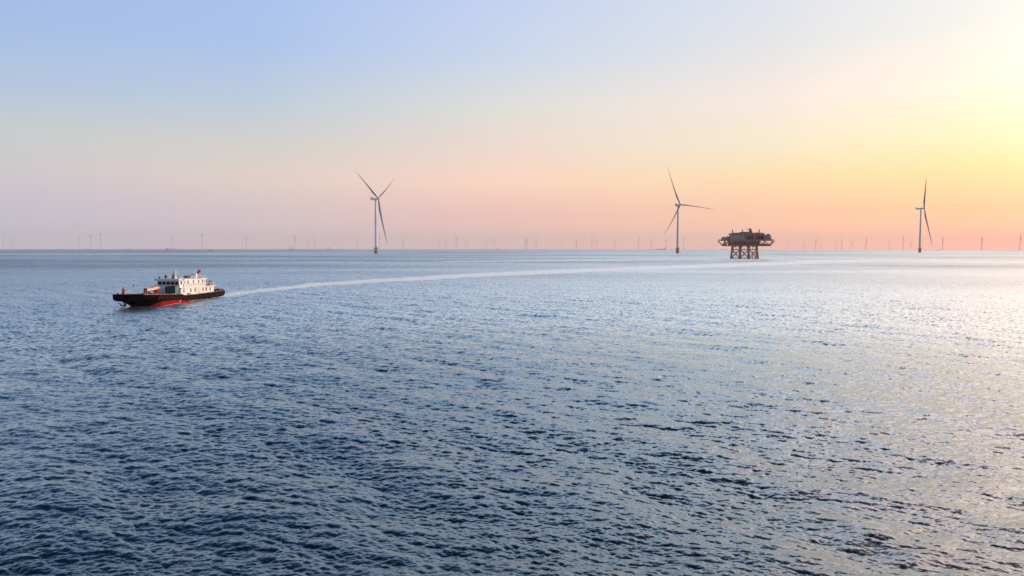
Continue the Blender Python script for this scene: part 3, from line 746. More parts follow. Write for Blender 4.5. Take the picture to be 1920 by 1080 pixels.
# sheeted modules on the left, tank on the right
def lumpy(x0, x1, y0, y1, z0, z1, seed, r=1.6):
    mb = MB(); rg = random.Random(seed); nx = max(int((x1 - x0) / 1.6), 3); prof = 9; vs = []
    for i in range(nx + 1):
        x = x0 + (x1 - x0) * i / nx; f = 1 - .22 * (1 if i in (0, nx) else 0) - .06 * rg.random() * (i % 2)
        for k in range(prof):
            a = math.pi * k / (prof - 1)
            yy = (y0 + y1) / 2 - (y1 - y0) / 2 * (abs(math.cos(a)) ** .35) * math.copysign(1, math.cos(a)) * (f ** .3)
            zz = z0 + (z1 - z0) * f * (math.sin(a) ** .45 if 0 < k < prof - 1 else 0) + rg.uniform(-.12, .12) * (0 < k < prof - 1)
            vs.append((x + rg.uniform(-.1, .1) * (0 < i < nx), yy, zz))
    fs = [(i * prof + k, i * prof + k + 1, (i + 1) * prof + k + 1, (i + 1) * prof + k) for i in range(nx) for k in range(prof - 1)]
    fs += [tuple(range(prof)), tuple(reversed([nx * prof + k for k in range(prof)]))]
    return mb.add(vs, fs)
lumpy(X(300), X(392), -11, 3, Z(503), Z(430), 1).build('sheeted_module', SHEET, plat)
lumpy(X(386), X(470), -10, 6, Z(503), Z(418), 2).build('sheeted_module', SHEET, plat)
lumpy(X(462), X(768), -13.2, 2, Z(503), Z(386), 3).build('sheeted_module', SHEET, plat)
lumpy(X(1182), X(1308), -10, 4, Z(503), Z(384), 5).build('tank', SHEET, plat)
MB().lathe([(2.8, Z(400)), (2.6, Z(385)), (1.4, Z(371)), (.1, Z(366))], c=(X(1255), -3, 0), n=16).build('tank_dome', SHEET, plat)
# upper block with bays and its roof
ub = MB().box(X(478), X(1180), -HW + 3, HW, Z(503) + .003, Z(372)); ub.build('upper_plant_room', CLAD, plat)
fr = MB()
for a, b in ((772, 812), (950, 985), (1160, 1180)): fr.box(X(a), X(b), -HW + .6, -HW + 2.997, Z(503) + .003, Z(375))
fr.box(X(812), X(950), -HW + .8, -HW + 2.997, Z(404), Z(384)).box(X(985), X(1160), -HW + .8, -HW + 2.997, Z(404), Z(384))
fr.build('bay_frame', CLAD, plat)
bays = MB()
for a, b in ((815, 947), (988, 1157)):
    n = 5
    for k in range(n):
        u0 = a + (b - a) * k / n; u1 = a + (b - a) * (k + .75) / n
        bays.box(X(u0), X(u1), -HW + 2.0, -HW + 2.99, Z(498), Z(408) - (k % 2) * 1.2)
        bays.box(X(u0), X(u1) - .3, -HW + 1.5, -HW + 1.99, Z(498), Z(465) + (k % 3) * .5)
bays.build('transformer_radiators', CLAD2, plat)
def roofseg(a, b, z0, z1, name='roof_block'):
    return MB().box(X(a), X(b), -HW + 2.2, HW + .4, z0, z1)
roofseg(452, 545, Z(384), Z(362)).box(X(545) + .003, X(680), -HW + 3, HW - 1, Z(371.9), Z(345)).box(X(680) + .003, X(930), -HW + 4, HW - 2, Z(371.9), Z(326)).build('roof_block', CLAD, plat)
roofseg(930, 1152, Z(371.8), Z(352)).box(X(990), X(1060), -HW + 4, -4, Z(352) + .003, Z(343)).build('roof_block', CLAD, plat)
rr2 = MB()
for a, b, zz in ((452, 545, 362), (930, 1152, 352)):
    for q in np.linspace(X(a), X(b), 9): rr2.tube((q, -HW + 2.4, Z(zz)), (q, -HW + 2.4, Z(zz) + 1.1), .07, n=5)
    rr2.tube((X(a), -HW + 2.4, Z(zz) + 1.1), (X(b), -HW + 2.4, Z(zz) + 1.1), .07, n=5)
rr2.build('railing', YEL, plat)
MB().tube((X(530), 0, Z(384)), (X(530), 0, Z(288)), .72, n=10).tube((X(519), 0, Z(360)), (X(519), 0, Z(232)), .2, n=6).build('antenna_mast', CLAD, plat)
MB().tube((X(736), 0, Z(330)), (X(736), 0, Z(276)), .7, n=10).tube((X(736), 0, Z(276)), (X(736), 0, Z(270)), .45, n=8).build('exhaust_stack', CLAD, plat)
MB().tube((X(1076), 0, Z(355)), (X(1076), 0, Z(278)), .75, n=10).tube((X(1076), 0, Z(278)), (X(1082), 0, Z(272)), .5, n=8).build('exhaust_stack', CLAD, plat)
cr_ = MB().tube((X(885), -3, Z(326)), (X(885), -3, Z(296)), 1.5, n=12).box(X(862), X(912), -5.2, -1, Z(298), Z(268))
cr_.hexa([(X(905), -4.5, Z(326)), (X(935), -4.5, Z(326)), (X(935), -2, Z(326)), (X(905), -2, Z(326))], [(X(898), -4.5, Z(298)), (X(912), -4.5, Z(298)), (X(912), -2, Z(298)), (X(898), -2, Z(298))])
cro = cr_.build('deck_crane', CLAD, plat)
bo_ = MB()
p0 = [Vector((X(880), -4.6, Z(258))), Vector((X(880), -2.0, Z(258))), Vector((X(880), -3.3, Z(268)))]
p1 = [Vector((X(800), -3.7, Z(264))), Vector((X(800), -2.9, Z(264))), Vector((X(800), -3.3, Z(268)))]
for a, b in zip(p0, p1): bo_.tube(a, b, .16, n=5)
for k in range(7):
    f0, f1 = k / 7, (k + 1) / 7
    for u in range(3): bo_.tube(p0[u].lerp(p1[u], f0), p0[(u + 1) % 3].lerp(p1[(u + 1) % 3], f1), .1, n=4)
bo_.box(X(872), X(915), -4.2, -2.0, Z(268) + .003, Z(258)).tube((X(812), -3.3, Z(266)), (X(812), -3.3, Z(300)), .05, n=4)
bo_.build('crane_boom', CLAD, cro)
# lookout arm at the right end, lamp posts
la = MB().box(X(1310), X(1372), -6, 4, Z(498), Z(488)).tube((X(1368), -1, Z(490)), (X(1330), -1, Z(545)), .35, n=6).tube((X(1330), -1, Z(545)), (X(1296), -1, Z(555)), .3, n=6).box(X(1322), X(1342), -3, 1, Z(552), Z(535))
la.build('outrigger', CLAD, plat)
MB().box(X(500), X(1060), -HW - .3, -HW - .003, Z(632), Z(620)).build('edge_beam', CLAD2, plat)
lb = MB()
for xx in (X(590), X(715), X(835), X(945)): lb.box(xx - .9, xx + .9, -7, -5, Z(652), Z(632) - .003)
lb.build('pipe_hanger', CLAD2, plat)

# ------------------------------------------------------------------ the ship
TR = -R(1.05)                                     # trimmed bow up
ship = empty('work_ship', SHIP_O, SHIP_RZ)
tag(ship, 'black and red work ship with white deckhouse and tyres along its side, steaming left', 'ship')
MS = Matrix.Translation((25, 0, 0)) @ Matrix.Rotation(TR, 4, 'Y') @ Matrix.Translation((-25, 0, 0))
def sp(mb, name, mat, parent=None):
    o = mb.build(name, mat, parent or ship)
    if parent is None: o.matrix_local = MS
    return o
def f_zt(x): return float(np.interp(x, [-1.5, 3, 8, 22, 28.7, 30.8, 38, 46, 50.5], [2.35, 2.2, 2.08, 1.9, 1.95, 2.4, 2.62, 2.95, 3.1]))
def f_wt(x): return float(np.interp(x, [-1.5, -.9, 0, 1.5, 44, 47.5, 49.4, 50.1, 50.5], [2.2, 3.3, 3.9, 4.35, 4.4, 4.35, 4.05, 3.6, 3.0]))
def f_zb(x): return float(np.interp(x, [-1.5, 0, 3, 8, 40, 43, 45, 47, 49, 50.5], [0.75, 0.35, -0.6, -1.8, -1.8, -1.0, 0.1, 0.85, 1.25, 1.4]))
def f_wb(x): return float(np.interp(x, [-1.5, 0, 2, 6, 34, 40, 43.5, 47, 50.5], [1.9, 2.8, 3.6, 4.2, 4.2, 3.4, 2.5, 2.7, 2.8]))
def hull_ring(x):
    zt_, wt, zb, wb = f_zt(x), f_wt(x), f_zb(x), f_wb(x)
    zk = zt_ - 1.35
    zk = max(zk, zb + .12)
    zd = zt_ - .95
    half = [(wb * .75, zb), (wb, zb + .12 * (zk - zb) + .05), (wb + (wt - .12 - wb) * .7, zb + .62 * (zk - zb)), (wt - .1, zk), (wt, zk + .3), (wt, zt_), (wt - .22, zt_), (wt - .24, zd)]
    return [(x, -a, b) for a, b in half][::-1] + [(x, a, b) for a, b in half]
hx = [-1.5, -.9, 0, 1.5, 3, 6, 8, 14, 20, 26, 28.7, 29.6, 30.8, 34, 38, 40, 42, 43, 44, 45, 46, 47, 47.8, 48.6, 49.4, 50.1, 50.5]
rings = [hull_ring(x) for x in hx]; m_ = 16
hv = sum(rings, []); hf = []
for k in range(len(hx) - 1):
    for j in range(m_ - 1):
        hf.append((k * m_ + j, (k + 1) * m_ + j, (k + 1) * m_ + j + 1, k * m_ + j + 1))
    hf.append((k * m_ + m_ - 1, (k + 1) * m_ + m_ - 1, (k + 1) * m_, k * m_))       # deck closure
n_ = (len(hx) - 1) * m_
hf += [tuple(range(m_)), tuple(n_ + j for j in reversed(range(m_)))]
def hull_mat():
    m = paint('hull_paint', (0.006, 0.004, 0.006), 0.6, 0.3, 0.4, (0.02, 0.008, 0.009), 0.4)
    m.node_tree.nodes['Principled BSDF'].inputs['Specular IOR Level'].default_value = 0.0
    t = m.node_tree; b = t.nodes['Principled BSDF']
    src = b.inputs['Base Color'].links[0].from_socket
    tcn = t.nodes.new('ShaderNodeTexCoord'); sp_ = t.nodes.new('ShaderNodeSeparateXYZ'); t.links.new(tcn.outputs['Object'], sp_.inputs[0])
    nz = t.nodes.new('ShaderNodeTexNoise'); nz.inputs['Scale'].default_value = 1.2; nz.inputs['Detail'].default_value = 6
    t.links.new(tcn.outputs['Object'], nz.inputs['Vector'])
    def mm(op, a, c):
        n = t.nodes.new('ShaderNodeMath'); n.operation = op
        for i, v in enumerate((a, c)):
            if isinstance(v, (int, float)): n.inputs[i].default_value = v
            else: t.links.new(v, n.inputs[i])
        return n.outputs[0]
    # boot topping line: red below z = 0.95
    rp = t.nodes.new('ShaderNodeFloatCurve'); cv = rp.mapping.curves[0]
    cv.points[0].location = (0.0, 0.0); cv.points[1].location = (1.0, 0.0)
    for q in ((.08, .02), (.40, .42), (.58, .62), (.78, .72), (.85, .62), (.90, .1), (.925, 0)): cv.points.new(*q)
    rp.mapping.update()
    t.links.new(mm('DIVIDE', sp_.outputs[0], 50.0), rp.inputs['Value'])
    lim = mm('SUBTRACT', mm('SUBTRACT', mm('MULTIPLY', rp.outputs[0], 1.9), 0.45), sp_.outputs[2])
    mr_ = t.nodes.new('ShaderNodeMapRange'); mr_.inputs[1].default_value = -.02; mr_.inputs[2].default_value = .02
    t.links.new(lim, mr_.inputs[0])
    red = t.nodes.new('ShaderNodeValToRGB'); red.color_ramp.elements[0].position = .3; red.color_ramp.elements[1].position = .7
    red.color_ramp.elements[0].color = (0.17, 0.010, 0.012, 1); red.color_ramp.elements[1].color = (0.33, 0.026, 0.028, 1)
    t.links.new(nz.outputs[0], red.inputs[0])
    mx_ = t.nodes.new('ShaderNodeMix'); mx_.data_type = 'RGBA'
    t.links.new(mr_.outputs[0], mx_.inputs[0]); t.links.new(src, mx_.inputs[6]); t.links.new(red.outputs[0], mx_.inputs[7])
    t.links.new(mx_.outputs[2], b.inputs['Base Color'])
    return m
hmb = MB().add(hv, hf)
hmb.box(50.22, 50.497, -2.9, 2.9, f_zt(50.5) - .97, f_zt(50.5)).box(-1.497, -1.25, -2.1, 2.1, f_zt(-1.5) - .97, f_zt(-1.5))
hull = sp(hmb, 'hull', hull_mat())
# deck plates (fore and aft)
dkm = MB(); prev = None
vs = []
dx_ = [x for x in hx if -0.9 <= x <= 50.1]
for x in dx_:
    wt = f_wt(x) - .28; z = f_zt(x) - .95 + .012
    vs += [(x, -wt, z), (x, wt, z)]
dkm.add(vs, [(2 * k, 2 * k + 2, 2 * k + 3, 2 * k + 1) for k in range(len(dx_) - 1)])
sp(dkm, 'deck', DECK)
# rubbing strakes with rusty edge
for sg in (-1, 1):
    for dz, rad, xa, xb in ((-.02, .10, -1.2, 50.2), (-1.15, .12, -1.2, 45.5)):
        sk = MB(); xs_ = [x for x in hx if xa <= x <= xb]
        sk.path([(x, sg * (f_wt(x) + .06), f_zt(x) + dz) for x in xs_], rad, n=6)
        sp(sk, 'rubbing_strake', RUSTY if dz > -.5 else RUBBER)
# tyre fenders along both sides and round the stern
ty_me = MB().torus((0, 0, 0), (0, 1, 0), .40, .19, 14, 7).mesh('tyre_fender', RUBBER)
big_me = MB().torus((0, 0, 0), (0, 1, 0), .72, .36, 16, 8).mesh('tyre_fender', RUBBER)
def tyre(x, y, z, me, rz=0.0, rx=0.0):
    o = bpy.data.objects.new('tyre_fender', me); col.objects.link(o); o.parent = ship
    o.matrix_local = MS @ Matrix.Translation((x, y, z)) @ Matrix.Rotation(rz, 4, 'Z') @ Matrix.Rotation(rx, 4, 'X')
for sg in (-1, 1):
    k = 0; x = 0.8
    while x < 44.5:
        tyre(x, sg * (f_wt(x) + .24), f_zt(x) - .62 - .32 * (k % 2) + rng.uniform(-.06, .06), ty_me, rng.uniform(-.08, .08))
        x += 1.02 + rng.uniform(-.06, .12); k += 1
for yy, zz in ((3.2, 1.5), (1.6, 1.6), (0, 1.6), (-1.6, 1.6), (-3.2, 1.5)):
    xx = -1.7 + .13 * yy * yy * .5
    tyre(xx, yy, zz, big_me, R(90) + (R(-35) if yy > 3 else R(35) if yy < -3 else 0))
# name and draught marks
mk = MB()
for zz in (0.35,):
    mk.add([(30.9, 4.24, .45), (31.5, 4.3, .72), (31.5, 4.3, .84), (30.7, 4.24, .47)], [(0, 1, 2, 3)])
    mk.add([(30.7, 4.24, .42), (31.5, 4.22, .10), (31.5, 4.23, .22), (30.9, 4.24, .46)], [(0, 1, 2, 3)])
for k in range(len(mk.v)):
    x_, y_, z_ = mk.v[k]; mk.v[k] = (x_, y_ + .12, z_)
sp(mk, 'draught_mark', WHITE)

# --- lower deckhouse
def house(x0, x1, hw, z0, z1, name, mat=WHITE):
    return sp(MB().box(x0, x1, -hw, hw, z0, z1), name, mat)
lh = house(6.0, 28.5, 3.35, 1.0, 3.72, 'lower_deckhouse')
sp(MB().box(5.3, 28.7, -3.75, 3.75, 3.723, 3.93), 'upper_deck', WHITE)
# a low plinth showing where house meets bulwark, ventilation boxes
def window(x, y, z, wx, wz, sg, par, nm='window', mat=GLASS, fr=.07):
    """window on a side wall: a frame with its pane sunk in it"""
    y0 = y * sg
    f = MB()
    for (a0, a1, b0, b1) in ((x - wx - fr, x + wx + fr, z + wz, z + wz + fr), (x - wx - fr, x + wx + fr, z - wz - fr, z - wz), (x - wx - fr, x - wx, z - wz, z + wz), (x + wx, x + wx + fr, z - wz, z + wz)):
        f.box(a0, a1, min(y0, y0 + sg * .06), max(y0, y0 + sg * .06), b0, b1)
    fo = sp(f, nm, MGREY)
    fo.parent = par; fo.matrix_local = Matrix()
    p = MB().box(x - wx, x + wx, min(y0, y0 + sg * .02), max(y0, y0 + sg * .02), z - wz, z + wz).build('pane', mat, fo)
    return fo
for sg in (1, -1):
    for x in (26.6, 22.2, 19.4, 13.9, 8.9): window(x, 3.35, 3.0, .27, .42, sg, lh, mat=GLASS)
    # red gear hanging at one opening, door further forward
    w_ = window(11.6, 3.35, 3.0, .5, .42, sg, lh, mat=REDM)
    d = MB().box(16.6, 17.7, min(3.35 * sg, 3.42 * sg), max(3.35 * sg, 3.42 * sg), 1.6, 3.4).build('door', WHITE, lh)
    MB().box(16.75, 17.0, min(3.42 * sg, 3.45 * sg), max(3.42 * sg, 3.45 * sg), 1.8, 3.3).build('door_seam', MGREY, d)
    MB().box(23.2, 24.3, min(3.35 * sg, 3.7 * sg), max(3.35 * sg, 3.7 * sg), 1.75, 2.35).build('vent_box', MGREY, lh)
    ds = MB().box(18.1, 18.25, min(3.35 * sg, 3.41 * sg), max(3.35 * sg, 3.41 * sg), 1.6, 3.7).box(15.9, 16.05, min(3.35 * sg, 3.41 * sg), max(3.35 * sg, 3.41 * sg), 1.6, 3.7)
    ds.build('downpipe', CRANE, lh)
# --- upper deckhouse and wheelhouse
uh = house(11.7, 24.9, 3.2, 3.933, 5.9, 'upper_deckhouse')
# corrugated lower half of the upper house sides
cg = MB()
for sg in (1, -1):
    x = 12.0
    while x < 26.0:
        cg.box(x, x + .28, min(3.2 * sg, 3.29 * sg), max(3.2 * sg, 3.29 * sg), 4.0, 4.95); x += .56
cg.build('corrugated_panel', WHITE, uh)
for sg in (1, -1):
    for x in (23.6, 20.0, 16.6, 13.9): window(x, 3.2, 5.35, .26, .38, sg, uh)
    MB().box(12.35, 12.75, min(3.2 * sg, 3.3 * sg), max(3.2 * sg, 3.3 * sg), 5.1, 5.6).build('light_box', RUSTY, uh)
# wheelhouse: raked front with five windows
wh = MB()
wh.hexa([(24.903, -3.2, 3.933), (28.3, -2.95, 3.933), (28.3, 2.95, 3.933), (24.903, 3.2, 3.933)], [(24.903, -3.2, 5.9), (28.75, -2.95, 5.9), (28.75, 2.95, 5.9), (24.903, 3.2, 5.9)])
who = sp(wh, 'wheelhouse', WHITE)
def quad_panel(c, u, v, n, hu, hv_, nm, mat, par, th=.05):
    c, u, v, n = Vector(c), Vector(u).normalized(), Vector(v).normalized(), Vector(n).normalized()
    b = [c - u * hu - v * hv_, c + u * hu - v * hv_, c + u * hu + v * hv_, c - u * hu + v * hv_]
    return MB().hexa([q - n * .02 for q in b], [q + n * th for q in b]).build(nm, mat, par)
fu = Vector((0, 1, 0)); fv = Vector((.45, 0, 1.967)).normalized(); fn = Vector((1, 0, -.2288)).normalized()
for k in range(5):
    yc = -2.32 + 1.16 * k; zc = 5.18; xc = 28.3 + .45 * (zc - 3.933) / 1.967
    fo = quad_panel((xc, yc, zc), fu, fv, fn, .50, .44, 'window', MGREY, who, .03)
    quad_panel((xc + .035, yc, zc), fu, fv, fn, .43, .37, 'pane', GLASS, fo, .03)
for sg in (1, -1):
    window(27.4, 3.03, 5.3, .3, .42, sg, who); 
    MB().box(25.0, 25.9, min(3.18 * sg, 3.26 * sg), max(3.18 * sg, 3.26 * sg), 4.0, 5.8).build('door', WHITE, who)
    MB().box(25.3, 25.6, min(3.26 * sg, 3.29 * sg), max(3.26 * sg, 3.29 * sg), 5.15, 5.55).build('door_window', GLASS, who)
MB().box(28.2, 28.48, -2.0, -1.8, 4.3, 4.6).build('horn', DGREY, who)
rf = MB().hexa([(11.2, -3.5, 5.903), (29.5, -3.35, 5.903), (29.5, 3.35, 5.903), (11.2, 3.5, 5.903)], [(11.2, -3.5, 6.17), (29.6, -3.4, 6.42), (29.6, 3.4, 6.42), (11.2, 3.5, 6.17)])
rfo = sp(rf, 'roof', WHITE)
MB().box(26.2, 27.6, 3.36, 3.5, 6.02, 6.22).build('name_board', DGREY, rfo)
# roof rails
def rails(pts, h, name='railing', mat=MGREY, step=1.4, par=None, r_=.028):
    mb = MB()
    for a, b in zip(pts[:-1], pts[1:]):
        a, b = Vector(a), Vector(b); n = max(int((b - a).length / step), 1)
        for k in range(n + 1):
            p = a.lerp(b, k / n); mb.tube(p, p + Vector((0, 0, h)), r_, n=5)
        for f in (.5, 1): mb.tube(a + Vector((0, 0, h * f)), b + Vector((0, 0, h * f)), r_, n=5)
    return sp(mb, name, mat)
rails([(24, 3.3, 6.22), (11.4, 3.4, 6.13), (11.4, -3.4, 6.13), (24, -3.3, 6.22)], .75, mat=WHITE)
rails([(11.5, 3.65, 3.93), (5.4, 3.65, 3.93), (5.4, -3.65, 3.93), (11.5, -3.65, 3.93)], .95, mat=WHITE)
rails([(28.6, -3.7, 3.93), (11.6, -3.7, 3.93)], .95, mat=WHITE)
# mast with yard and lights
ms = MB().hexa([(23.0, -.75, 6.2), (23.6, -.75, 6.2), (23.6, -.25, 6.2), (23.0, -.25, 6.2)], [(23.1, -.68, 8.6), (23.5, -.68, 8.6), (23.5, -.32, 8.6), (23.1, -.32, 8.6)])
ms.box(22.95, 23.65, -1.1, .1, 8.2, 8.32).tube((23.3, -.5, 8.6), (23.3, -.5, 9.5), .06, n=6).tube((23.3, -.95, 8.32), (23.3, -.95, 8.75), .05, n=6).box(23.0, 23.6, -1.5, .5, 7.6, 7.68)
mo = sp(ms, 'signal_mast', WHITE)
MB().box(23.2, 23.4, -1.0, .9, 7.05, 7.15).sphere((24.0, -.5, 7.9), .16).tube((23.5, -.5, 7.85), (24.0, -.5, 7.85), .05, n=5).build('radar_scanner', MGREY, mo)
wa = MB()
for x, y, h in ((28.6, -2.6, 2.3), (27.6, 2.9, 1.9), (21, 2.9, 2.3), (19.6, -2.9, 2.6), (25.4, -2.9, 2.0)): wa.tube((x, y, 6.2), (x, y, 6.25 + h), .022, n=5)
sp(wa, 'whip_aerials', MGREY)
def dome(x, y, r, mat, zc, name, st=.1):
    sp(MB().tube((x, y, 6.2), (x, y, zc), st, n=6).sphere((x, y, zc), r), name, mat)
dome(28.7, -2.3, .28, DGLASSF, 6.75, 'searchlight')
dome(27.3, -1.25, .42, DGLASSF, 7.0, 'satellite_dome', .16)
dome(26.2, -1.0, .36, WHITE, 6.6, 'satellite_dome', .16)
dome(25.6, -.1, .40, DGLASSF, 6.72, 'satellite_dome', .2)
dome(25.2, -.15, .28, DGLASSF, 7.35, 'navigation_light', .1)
sp(MB().box(19.8, 20.0, .2, 2.4, 6.75, 6.92).tube((19.9, 1.3, 6.2), (19.9, 1.3, 6.75), .09, n=6).sphere((19.9, 1.3, 6.6), .25), 'radar', DGLASSF)
sp(MB().lathe([(.05, 0), (.33, .05), (.33, .75), (.05, .8)], c=(17.6, 2.5, 6.2), n=12).box(16.8, 17.2, 2.3, 2.7, 6.2, 6.6), 'life_raft_canister', WHITE)
sp(MB().box(12.9, 16.2, -1.2, .7, 6.18, 7.05), 'air_handling_box', MGREY)
fn_ = sp(MB().hexa([(11.8, -.9, 6.15), (13.6 - .8, -.9, 6.15), (12.8, .9, 6.15), (11.8, .9, 6.15)], [(11.7, -.75, 7.55), (12.6, -.75, 7.55), (12.6, .75, 7.55), (11.7, .75, 7.55)]), 'funnel', WHITE)
MB().tube((12.1, -.3, 7.55), (11.9, -.3, 8.1), .12, n=8).tube((12.4, .3, 7.55), (12.5, .3, 7.85), .1, n=8).build('exhaust_pipe', WHITE, fn_)
rg_ = MB()
for x in (14.2, 15.8, 19.0): rg_.box(x, x + .5, 2.6, 3.1, 6.18, 6.55)
sp(rg_, 'red_locker', REDM)
# aft boat deck: rescue craft, drum, lockers
ab = MB()
ab.lathe([(.05, -1.3), (.42, -1.15), (.55, -.6), (.55, .6), (.42, 1.15), (.05, 1.3)], c=(9.6, 1.6, 4.65), n=12, axis=(1, 0, 0))
ab.box(9.0, 10.2, 1.3, 1.9, 3.93, 4.2); sp(ab, 'rescue_boat', WHITE)
sp(MB().torus((5.6, 2.2, 4.75), (.3, 1, 0), .62, .16, 18, 8), 'lifebuoy_ring', RUSTY)
sp(MB().tube((7.0, 2.6, 3.93), (6.2, 2.2, 5.0), .14, n=6).tube((6.2, 2.2, 5.0), (5.2, 1.9, 4.6), .12, n=6).box(6.2, 7.0, 1.7, 2.6, 3.93, 4.35), 'boat_davit', DGREY)
sp(MB().tube((7.3, .5, 3.93), (7.3, .5, 5.3), .08, n=6).sphere((7.3, .5, 5.3), .24), 'compass_post', DGLASSF)
lk = MB().box(10.6, 11.2, 2.3, 3.0, 3.93, 4.9).box(8.0, 8.6, 2.8, 3.3, 3.93, 4.6).box(10.5, 11.0, -2, 0, 3.93, 4.7); sp(lk, 'deck_locker', RUSTY)
# stern: staff, bollards, towing gear
sp(MB().tube((11.4, 0, 6.15), (10.9, 0, 9.0), .04, n=6), 'flag_staff', WHITE)
st = MB()
for y in (-2.6, 2.6):
    for x in (1.2, 1.9): st.tube((x, y, 1.3), (x, y, 2.55), .17, n=8)
st.box(2.4, 4.0, -1.1, 1.1, 1.3, 2.5); sp(st, 'stern_bollards', DGREY)
# foredeck
fg = MB()
for (x, y) in ((48.6, -3.2), (48.6, 3.2), (45.5, 3.7), (45.5, -3.7), (43.5, .5), (38.3, 3.3), (38.9, 3.3), (33.2, 3.7)): fg.tube((x, y, f_zt(x) - .95), (x, y, f_zt(x) + .28), .2, n=8).tube((x, y, f_zt(x) + .2), (x, y, f_zt(x) + .3), .26, n=8)
sp(fg, 'bollards', DGREY)
sp(MB().lathe([(.6, 0), (.35, .3), (.3, .9), (.55, 1.05), (.55, 1.2), (.1, 1.2)], c=(42.8, 2.3, 1.9), n=14).box(42.2, 43.6, 1.4, 1.9, 1.85, 2.7).tube((42.4, 1.2, 2.6), (43.6, 3.0, 2.6), .16, n=8), 'anchor_winch', DGREY)
pst = MB().hexa([(47.3, -1.0, 2.0), (47.9, -1.0, 2.0), (47.9, -.35, 2.0), (47.3, -.35, 2.0)], [(47.35, -.95, 4.2), (47.85, -.95, 4.2), (47.85, -.4, 4.2), (47.35, -.4, 4.2)])
pst.hexa([(47.35, -.95, 4.203), (47.85, -.95, 4.203), (47.85, -.4, 4.203), (47.35, -.4, 4.203)], [(47.5, -.9, 4.75), (47.6, -.9, 4.75), (47.6, -.75, 4.75), (47.5, -.75, 4.75)])
pst.box(47.5, 47.65, -.4, .25, 4.0, 4.12).box(47.2, 47.9, -1.5, -.9, 2.0, 3.0)
sp(pst, 'towing_post', RUSTY)
bmst = MB().tube((46.5, 2.0, 2.0), (46.5, 2.0, 4.9), .028, n=6).tube((46.5, 2.0, 4.75), (46.5, 2.0, 5.5), .15, .13, n=8)
sp(bmst, 'bow_light_mast', MGREY)
an = MB().tube((46.3, -3.0, 1.6), (45.9, -3.1, .2), .16, n=8).path([(46.6, -3.9, .75), (46.2, -3.6, .1), (45.9, -3.1, -.1), (46.2, -2.6, .1), (46.6, -2.3, .75)], .17, n=6)
sp(an, 'anchor', DGREY)
sp(MB().tube((45.6, 1.3, 2.0), (45.6, 1.3, 4.1), .035, n=6).tube((44.6, 2.8, 2.0), (44.6, 2.8, 3.6), .03, n=6), 'deck_poles', MGREY)
rails([(48.9, -3.6, 3.02), (44.0, -4.2, 2.85), (40, -4.25, 2.7)], .8, mat=WHITE, step=1.6)
# winch and crane before the deckhouse
cb = MB().tube((34.0, 1.2, 1.5), (34.0, 1.2, 3.3), .48, .38, n=12).box(33.5, 34.7, .7, 1.8, 3.2, 3.95)
for (a, b) in (((33.2, .2, 1.5), (34.0, 1.1, 3.5)), ((35.0, .2, 1.5), (34.2, 1.1, 3.5)), ((35.6, 1.9, 1.5), (34.4, 1.4, 3.4)), ((33.0, 2.2, 1.5), (33.8, 1.4, 3.4)), ((35.2, 2.4, 1.6), (33.2, 2.2, 3.1)), ((33.1, 2.3, 1.6), (35.0, 2.3, 3.1))): cb.tube(a, b, .11, n=6)
cbo = sp(cb, 'deck_crane', REDM)
MB().hexa([(33.2, 1.0, 3.75), (39.9, 1.05, 3.55), (39.9, 1.65, 3.55), (33.2, 1.7, 3.75)], [(33.2, 1.0, 4.4), (39.9, 1.05, 4.05), (39.9, 1.65, 4.05), (33.2, 1.7, 4.4)]).box(34.8, 36.6, .95, 1.75, 4.34, 4.5).build('crane_boom', CRANE, cbo)
MB().tube((35.0, 1.35, 2.6), (37.0, 1.35, 3.7), .10, n=8).build('crane_ram', RUSTY, cbo)
MB().sphere((34.0, 1.1, 4.6), .27).box(34.6, 35.3, 1.1, 1.6, 4.42, 4.62).build('crane_motor', DGREY, cbo)
gd = MB().box(39.95, 40.25, 1.0, 1.3, 1.7, 4.25).box(39.95, 40.25, 1.55, 1.85, 1.7, 3.9).box(39.95, 40.25, .95, 1.9, 3.9, 4.2).box(40.1, 40.9, .7, 1.5, 1.7, 2.95)
sp(gd, 'boom_rest', REDM)
MB()
sp(MB().box(36.4, 38.0, -2.4, -1.0, 1.6, 2.7).tube((36.9, -2.2, 2.9), (36.9, -.6, 2.9), .42, n=12).tube((31.9, -.4, 1.6), (31.9, -.4, 3.4), .12, n=8).tube((32.4, .3, 1.6), (32.4, .3, 3.6), .1, n=8), 'mooring_winch', MGREY)
dl = MB().box(32.2, 33.2, 2.6, 3.4, 1.5, 2.5).box(35.4, 36.2, 2.8, 3.5, 1.6, 2.3); sp(dl, 'deck_locker', RUSTY)
pp_ = MB()
for k in range(3): pp_.tube((32.6, -2.6 + k * .5, 2.1 + .5 * (k % 2)), (29.0, -2.6 + k * .5, 2.1 + .5 * (k % 2)), .07, n=6)
for z in (2.1, 2.5, 2.9, 3.3): pp_.tube((30.0, -2.9, z), (30.0, .2, z), .03, n=5)
sp(pp_, 'pipe_rail', MGREY)

for o in list(ship.children):
    if o.name.split('.')[0] in ('deck_crane', 'boom_rest'): o.matrix_local = MS @ Matrix.Translation((0, -1.95, 0))
    if o.name.split('.')[0] in ('towing_post', 'deck_poles'): o.matrix_local = MS @ Matrix.Translation((0, -1.6, 0))
    if o.name.split('.')[0] == 'bow_light_mast': o.matrix_local = MS @ Matrix.Translation((0, -2.4, 0))
